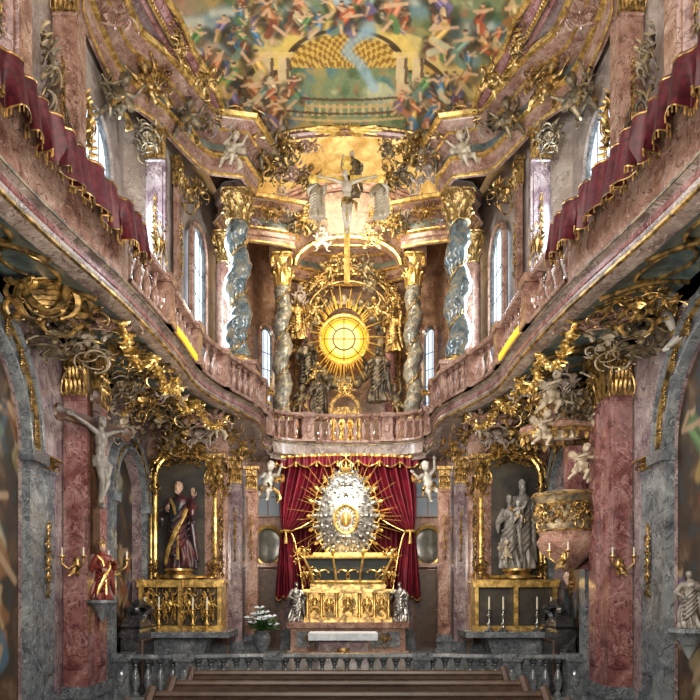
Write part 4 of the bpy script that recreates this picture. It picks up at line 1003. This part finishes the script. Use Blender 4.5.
m=MB(); m.box(-1.0,1.0,-.3,.4,0,.1); m.box(-.95,.95,-.22,.4,.1,.68); m.box(-1.02,1.02,-.32,.4,.66,.74); m.box(-.86,.86,-.2,.4,.74,.86); O("body",m.mesh("body",GOLD,False),o)
m=MB()
for x in (-.92,-.6,-.26,.26,.6,.92): m.lathe([(.05,.1),(.05,.14),(.035,.17),(.035,.58),(.055,.66)],10,M=T(x,-.26,0))
for c in (-.76,-.43,0,.43,.76):
    hw=.13 if c else .2
    m.tube([(c-hw,-.24,.16)]+[(c-hw*math.cos(pi*i/10),-.24,.42+hw*math.sin(pi*i/10)) for i in range(11)]+[(c+hw,-.24,.16)],.018,5)
O("colonnette",m.mesh("cols",GOLDB),o)
for k,c in enumerate((-.76,-.43,0,.43,.76)): O("panel_relief",ROCB[k%2],o,(c,-.24,.36),None,(.26,.6,.4))
for x in (-.78,-.52,.52,.78): candlestick((x,15.95,1.03),.62,GOLDB,"gilded candlestick before the tabernacle","high altar candlesticks")
o=E("high_altar","pink and grey marble high altar base with stepped mouldings","altar",(0,15.9,.3))
m=MB(); m.box(-1.35,1.35,-.35,.9,0,.1); m.box(-1.28,1.28,-.28,.9,.1,.6); m.box(-1.36,1.36,-.36,.9,.6,.73); O("base",m.mesh("base",PINK,False),o)
m=MB() 
for a,b in ((-1.15,-.5),(-.4,.4),(.5,1.15)): m.box(a,b,-.31,-.27,.18,.52)
O("panel",m.mesh("panels",GREY,False),o)
for x in (-.82,0,.82): O("panel_ornament",ROC[0],o,(x,-.31,.35),None,(.3,.4,.3))
for s in (-1,1):
    robed_thing("angel_statue","small silvered angel at the altar end",(s*1.17,15.85,1.03),.9,-s*.3,SILV,SILV,ARM_A if s<0 else ARM_C,False,None,20+s,wings=None)
o=E("altar_table","small free-standing altar table with white linen cloth","table",(-.1,14.4,.3))
m=MB(); m.box(-.5,.5,-.2,.3,.0,.5); m.box(-.66,.66,-.3,.4,.5,.56); O("table_body",m.mesh("tb",LILAC,False),o)
m=MB(); m.box(-.7,.7,-.33,.43,.562,.575); m.grid(lambda u,v:(-.7+1.4*u,-.335-.012*math.sin(u*60)*v,.575-.14*v),80,4); O("linen_cloth",m.mesh("linen",CLOTH),o)
O("front_medallion",CART,o,(0,-.22,.2),None,(.3,.3,.25))
# ------------------------------------------------------------------ doors + oval windows + lilies
OV=plain("oval_dark_glass",(.06,.065,.055),(.13,.125,.1),.2,3)
for i,s in enumerate((-1,1)):
    o=O("door_%d"%(i+1),None,None,(s*1.98,17.58,.3),None,1,kind="structure")
    m=MB(); m.box(-.32,.32,-.03,0,0,1.95)
    for a in ((.08,.8),(.95,1.8)): m.box(-.22,.22,-.06,-.03,a[0]+.05,a[1])
    O("leaf",m.mesh("leaf",WOOD,False),o)
    m=MB(); m.tube([(-.36,-.04,0),(-.36,-.04,2.0),(.36,-.04,2.0),(.36,-.04,0)],.06,6); m.box(-.45,.45,-.14,0,2.02,2.12); O("frame",m.mesh("frame",PINK),o)
    m=MB(); m.tube([(.24,-.06,.95),(.24,-.1,.95),(.14,-.1,.95)],.012,5); O("handle",m.mesh("handle",GOLDB),o)
    o=O("window_%d"%(30+i),None,None,(s*2.0,17.57,2.85),None,1,kind="structure")
    m=MB(); m.ball((0,0,0),(.36,.03,.46),24,8); O("pane",m.mesh("pane",OV),o)
    m=MB(); m.tube([(.38*math.cos(a),-.05,.49*math.sin(a)) for a in [2*pi*k/30 for k in range(31)]],.055,6); O("frame",m.mesh("frame",GOLDB),o)
    o=O("window_%d"%(34+i),None,None,(s*2.0,17.57,3.6),None,1,kind="structure")
    m=MB(); m.box(-.28,.28,-.02,0,0,.95); O("pane",m.mesh("pane",emis("dim_pane%d"%i,(.3,.36,.42),.25,(.1,.1,.1)),False),o)
    m=MB(); m.tube([(-.3,-.03,0),(-.3,-.03,.98),(.3,-.03,.98),(.3,-.03,0),(-.3,-.03,0)],.03,5); m.tube([(0,-.03,0),(0,-.03,.95)],.015,4); m.tube([(-.3,-.03,.48),(.3,-.03,.48)],.015,4); O("frame",m.mesh("frame",BEIGE),o)
p=at(262,655,14.6)
o=E("lily_vase","tall vase of white lilies standing by the chancel wall","flowers",(p.x,p.y,.3))
m=MB(); m.lathe([(.12,0),(.13,.03),(.06,.08),(.05,.12),(.16,.3),(.2,.45),(.15,.55),(.18,.6)],20); O("vase",m.mesh("vase",GREY),o)
m=MB(); rr=random.Random(2); fl=MB()
for i in range(34):
    a=rr.uniform(0,2*pi); q=rr.uniform(.05,.28); z=rr.uniform(.85,1.15)-q*.6
    m.tube([(0,0,.55),(q*.5*math.cos(a),q*.5*math.sin(a),.75),(q*math.cos(a),q*math.sin(a),z)],.008,4)
    for k in range(2): m.leaf((q*.6*math.cos(a),q*.6*math.sin(a),.7),(math.cos(a+k),math.sin(a+k),rr.uniform(-.6,.8)),(0,0,1),.24,.07,.8,4)
    if i%2==0:
        for k in range(6): b=pi/3*k; fl.leaf((q*math.cos(a),q*math.sin(a),z),(math.cos(b),math.sin(b)-.3,.6),(0,-.3,1),.14,.08,-1.0,4)
O("foliage",m.mesh("foliage",LEAF),o); O("blossom",fl.mesh("blossoms",CLOTH),o)
# ------------------------------------------------------------------ apse niche group
o=E("apse_niche_frame","gilded arched frame of scrolls enclosing the round window","frame",(0,19.2,5.3))
m=MB(); n=30
for (hw,zs,r_,y) in ((1.28,4.05,.06,0),(1.42,4.1,.04,.05),(1.12,3.95,.035,-.05)):
    m.tube([(-hw,y,0.05)]+[(-hw*math.cos(pi*i/n),y,zs+hw*.85*math.sin(pi*i/n)) for i in range(n+1)]+[(hw,y,.05)],r_,8)
O("arch",m.mesh("arch",GOLD),o)
for k in range(9):
    a=pi*(k+.5)/9; O("scroll_cluster",ROC[k%4],o,(-1.35*math.cos(a),-.15,4.05+1.15*math.sin(a)),(0,0,0),.42)
rr=random.Random(9); m=MB(); m.tube([(1.0*math.cos(2*pi*i/40),.03*math.sin(i),1.08*math.sin(2*pi*i/40)-.1) for i in range(41)],[.09+.04*math.sin(i*2.1) for i in range(41)],8)
for i in range(60):
    a=2*pi*i/60; q=rr.uniform(.94,1.16); m.ball((q*math.cos(a),rr.uniform(-.06,.06),1.08*q*math.sin(a)-.1),(rr.uniform(.09,.17),.12,rr.uniform(.08,.15)),8,6)
O("cloud_wreath",m.mesh("clouds",GOLDD),None,cw+Vector((0,-.12,0)),None,1,"gilded stucco cloud wreath around the amber window","ornament")
robed_thing("saint_statue","gilded saint figure standing in the small central shrine",(-.08,18.0,5.35),1.0,0,GOLDB,GOLDB,ARM_A,True,"mitre",30)
o=E("small_shrine","small gilded round-arched shrine behind the balustrade","shrine",(-.08,18.05,5.3))
m=MB() 
for q in (-1,1): m.lathe([(.07,0),(.05,.1),(.05,1.0),(.08,1.12)],10,M=T(q*.36,-.05,0))
m.tube([(-.36*math.cos(pi*i/16),0,1.12+.36*math.sin(pi*i/16)) for i in range(17)],.05,6); m.box(-.42,.42,.12,.2,0,1.2)
O("frame",m.mesh("sf",GOLD),o); O("crest",ROCB[0],o,(0,-.05,1.6),None,.4)
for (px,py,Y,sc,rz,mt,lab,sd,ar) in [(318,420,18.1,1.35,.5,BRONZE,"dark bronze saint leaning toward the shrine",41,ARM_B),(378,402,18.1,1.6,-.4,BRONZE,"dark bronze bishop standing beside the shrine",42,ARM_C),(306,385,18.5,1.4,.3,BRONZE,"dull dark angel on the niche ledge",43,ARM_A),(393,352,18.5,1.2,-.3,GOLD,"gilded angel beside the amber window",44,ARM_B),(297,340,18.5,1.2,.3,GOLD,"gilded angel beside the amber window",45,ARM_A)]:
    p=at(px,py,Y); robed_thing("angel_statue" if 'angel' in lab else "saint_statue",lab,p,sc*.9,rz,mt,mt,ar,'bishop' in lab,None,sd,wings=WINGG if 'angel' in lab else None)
for k,(px,py,w,Y) in enumerate([(322,285,.5,18.6),(370,285,.5,18.6),(345,262,.6,18.6),(306,360,.5,18.6),(388,385,.5,18.6),(315,222,.6,17.5),(378,222,.6,17.5),(300,298,.5,18.6),(392,300,.5,18.6),(292,218,.7,17.5),(402,218,.7,17.5),(322,240,.5,17.5),(372,240,.5,17.5)]):
    orn(at(px,py,Y),w,0,(ROC,ROCD,ROC,ROCP)[k%4],k,"gilded rocaille around the apse niche",g="apse rocaille")
for k,(px,py,sc,rz,Y) in enumerate([(328,268,.7,.3,18.6),(366,268,.7,-.3,18.6),(314,310,.7,.2,18.4),(377,310,.7,-.2,18.4),(308,212,.8,.2,17.4),(386,212,.8,-.2,17.4),(314,374,.65,.3,18.4),(376,370,.65,-.3,18.4)]):
    place_putto(at(px,py,Y),sc,rz,.3*(-1)**k,'g' if k%3==1 else 'y',k%2,"gilded winged putto around the amber window")
# ------------------------------------------------------------------ hanging Trinity group
christ("hanging_crucifix","slim gilded hanging cross with crucified figure before the apse",at(347,200,13.9),1.1,0,RAYG,IVORY,1.3,-1.5,GOLD)
robed_thing("god_father_statue","gilded bearded God the Father floating behind the cross",at(352,196,14.9),.95,0,GOLDD,IVORY,ARM_C,True,None,50,wings=None,tr=GOLD)
robed_thing("angel_statue","ivory robed angel floating beside the hanging cross",at(316,218,14.4),.85,.3,IVORY,IVORY,ARM_B,False,None,51,wings=WINGG)
robed_thing("angel_statue","gilded robed angel floating beside the hanging cross",at(380,218,14.4),.85,-.3,IVORY,IVORY,ARM_A,False,None,52,wings=WINGG)
for k,(px,py,sc,rz) in enumerate([(305,178,.65,.2),(391,178,.65,-.2)]):
    place_putto(at(px,py,14.4),sc,rz,.5*(-1)**k,'y',k%2,"winged angel child floating beside the hanging cross")
sunburst("sunburst","gilded ray glory at the end of the ceiling fresco",at(345,131,14.25),.7,.36,36,.2,RAYG,rot=-.6)
for k,(px,py,w) in enumerate([(285,160,.7),(410,160,.7),(305,150,.5),(388,150,.5),(268,172,.8),(428,172,.8),(275,150,.7),(420,150,.7),(292,178,.6),(403,178,.6)]):
    orn(at(px,py,14.4),w,0,(ROCD,ROC,ROCP)[k%3],k,"gilded rocaille on the sanctuary arch",g="arch rocaille")
# ------------------------------------------------------------------ pews
def pew(y,hw):
    o=E("pew","dark brown wooden church pew with rounded top rail","pew",(0,y,0),(0,0,0),1,"church pews")
    m=MB(); m.box(-hw,hw,-.02,.02,.12,.86)
    for k in range(8): x=-hw+2*hw*(k+.5)/8; m.box(x-hw/8+.05,x+hw/8-.05,-.035,-.02,.25,.78)
    O("backrest",m.mesh("back",PEW,False),o)
    m=MB(); m.tube([(-hw-.02,0,.88),(hw+.02,0,.88)],.035,8); m.box(-hw,hw,-.1,-.0,.83,.86); O("top_rail",m.mesh("rail",PEW),o)
    m=MB(); m.box(-hw,hw,-.45,-.02,.42,.46); O("seat",m.mesh("seat",PEW,False),o)
    for q in (-1,1):
        m=MB(); m.box(q*hw-.03,q*hw+.03,-.48,.04,0,.62); m.tube([(q*hw,-.46,.62),(q*hw,-.2,.8),(q*hw,0,.93)],.04,6); O("end_panel",m.mesh("end",PEW),o)
for y,hw in ((5.15,1.62),(5.8,1.62),(6.5,1.62),(7.3,1.62)): pew(y,hw)
# ------------------------------------------------------------------ camera + lights
cam=bpy.data.cameras.new("camera"); co=bpy.data.objects.new("camera",cam); col.objects.link(co)
co.location=(0,0,H); co.rotation_euler=(pi/2,0,0); cam.lens=36; cam.sensor_width=36; cam.shift_y=(HZ-350)/700; cam.shift_x=(350-CX)/700; cam.clip_start=.05
bpy.context.scene.camera=co
def area(p,d,size,e,c=(1,1,1),sy=None):
    l=bpy.data.lights.new("added_area_light",'AREA'); l.energy=e; l.color=c; l.size=size
    if sy: l.shape='RECTANGLE'; l.size_y=sy
    o=bpy.data.objects.new("added_area_light",l); col.objects.link(o); o.location=p; o.rotation_euler=Vector(d).to_track_quat('-Z','Y').to_euler()
def pt(p,e,c=(1,.9,.75),r=.3):
    l=bpy.data.lights.new("lamp",'POINT'); l.energy=e; l.color=c; l.shadow_soft_size=r  # point light added for brightness, not a fitting of the church
    o=bpy.data.objects.new("lamp",l); col.objects.link(o); o.location=p
WM=(1,.92,.81)
area((0,-.3,7.2),(0,1,.05),3.2,400,WM,2.6)  # unseen main fill, added near the camera to brighten the nave
area((0,4.5,7.0),(0,.67,.74),2.6,210,WM,2.2)  # added light aimed upward to brighten the ceiling fresco
area((0,1.0,3.0),(0,1,.05),2.0,160,WM,1.5)  # low unseen fill added for the parts below the galleries
for s in (-1,1):
    area((s*.4,5.2,2.6),(s*.75,.6,.45),1.2,120,WM,1.2)  # added side fills for the walls and coves under the galleries
    area((s*1.2,9.5,2.6),(s*.45,.8,.45),.9,55,WM,.9)  # further unseen fills added deeper in the nave
    area((s*3.75,10.75,7.6),(-s,0,-.1),1.0,230,(.82,.91,1),2.4)
    area((s*2.98,14.3,7.7),(-s,0,0),1.0,160,(.82,.91,1),2.6)
area((0,14.9,12.35),(0,1,.1),2.0,200,(1,.92,.7),.8)  # added light behind the vault end, standing in for the dome's hidden window
area((0,16.9,10.0),(0,1,.35),1.6,80,(1,.88,.65),.8)  # unseen warm light added to brighten the upper apse
area((0,16.6,8.2),(0,1,.05),1.2,45,(1,.82,.5),.8)  # added warm glow on the surround of the amber window
pt((-.9,17.6,5.7),40,(1,.85,.6),.05); pt((.9,17.6,5.7),40,(1,.85,.6),.05)  # unseen warm points added behind the balustrade to brighten the apse gallery
area((0,14.6,4.7),(0,.57,-.82),2.2,150,(1,.9,.75),.5)  # added unseen light aimed down at the high altar
w=bpy.data.worlds.new("world"); bpy.context.scene.world=w; w.use_nodes=True
w.node_tree.nodes["Background"].inputs[0].default_value=(1,.95,.9,1); w.node_tree.nodes["Background"].inputs[1].default_value=.24
vs_=bpy.context.scene.view_settings
try:
    vs_.view_transform='Standard'
    vs_.exposure=0.05
    vs_.look='Medium High Contrast'
except Exception: pass
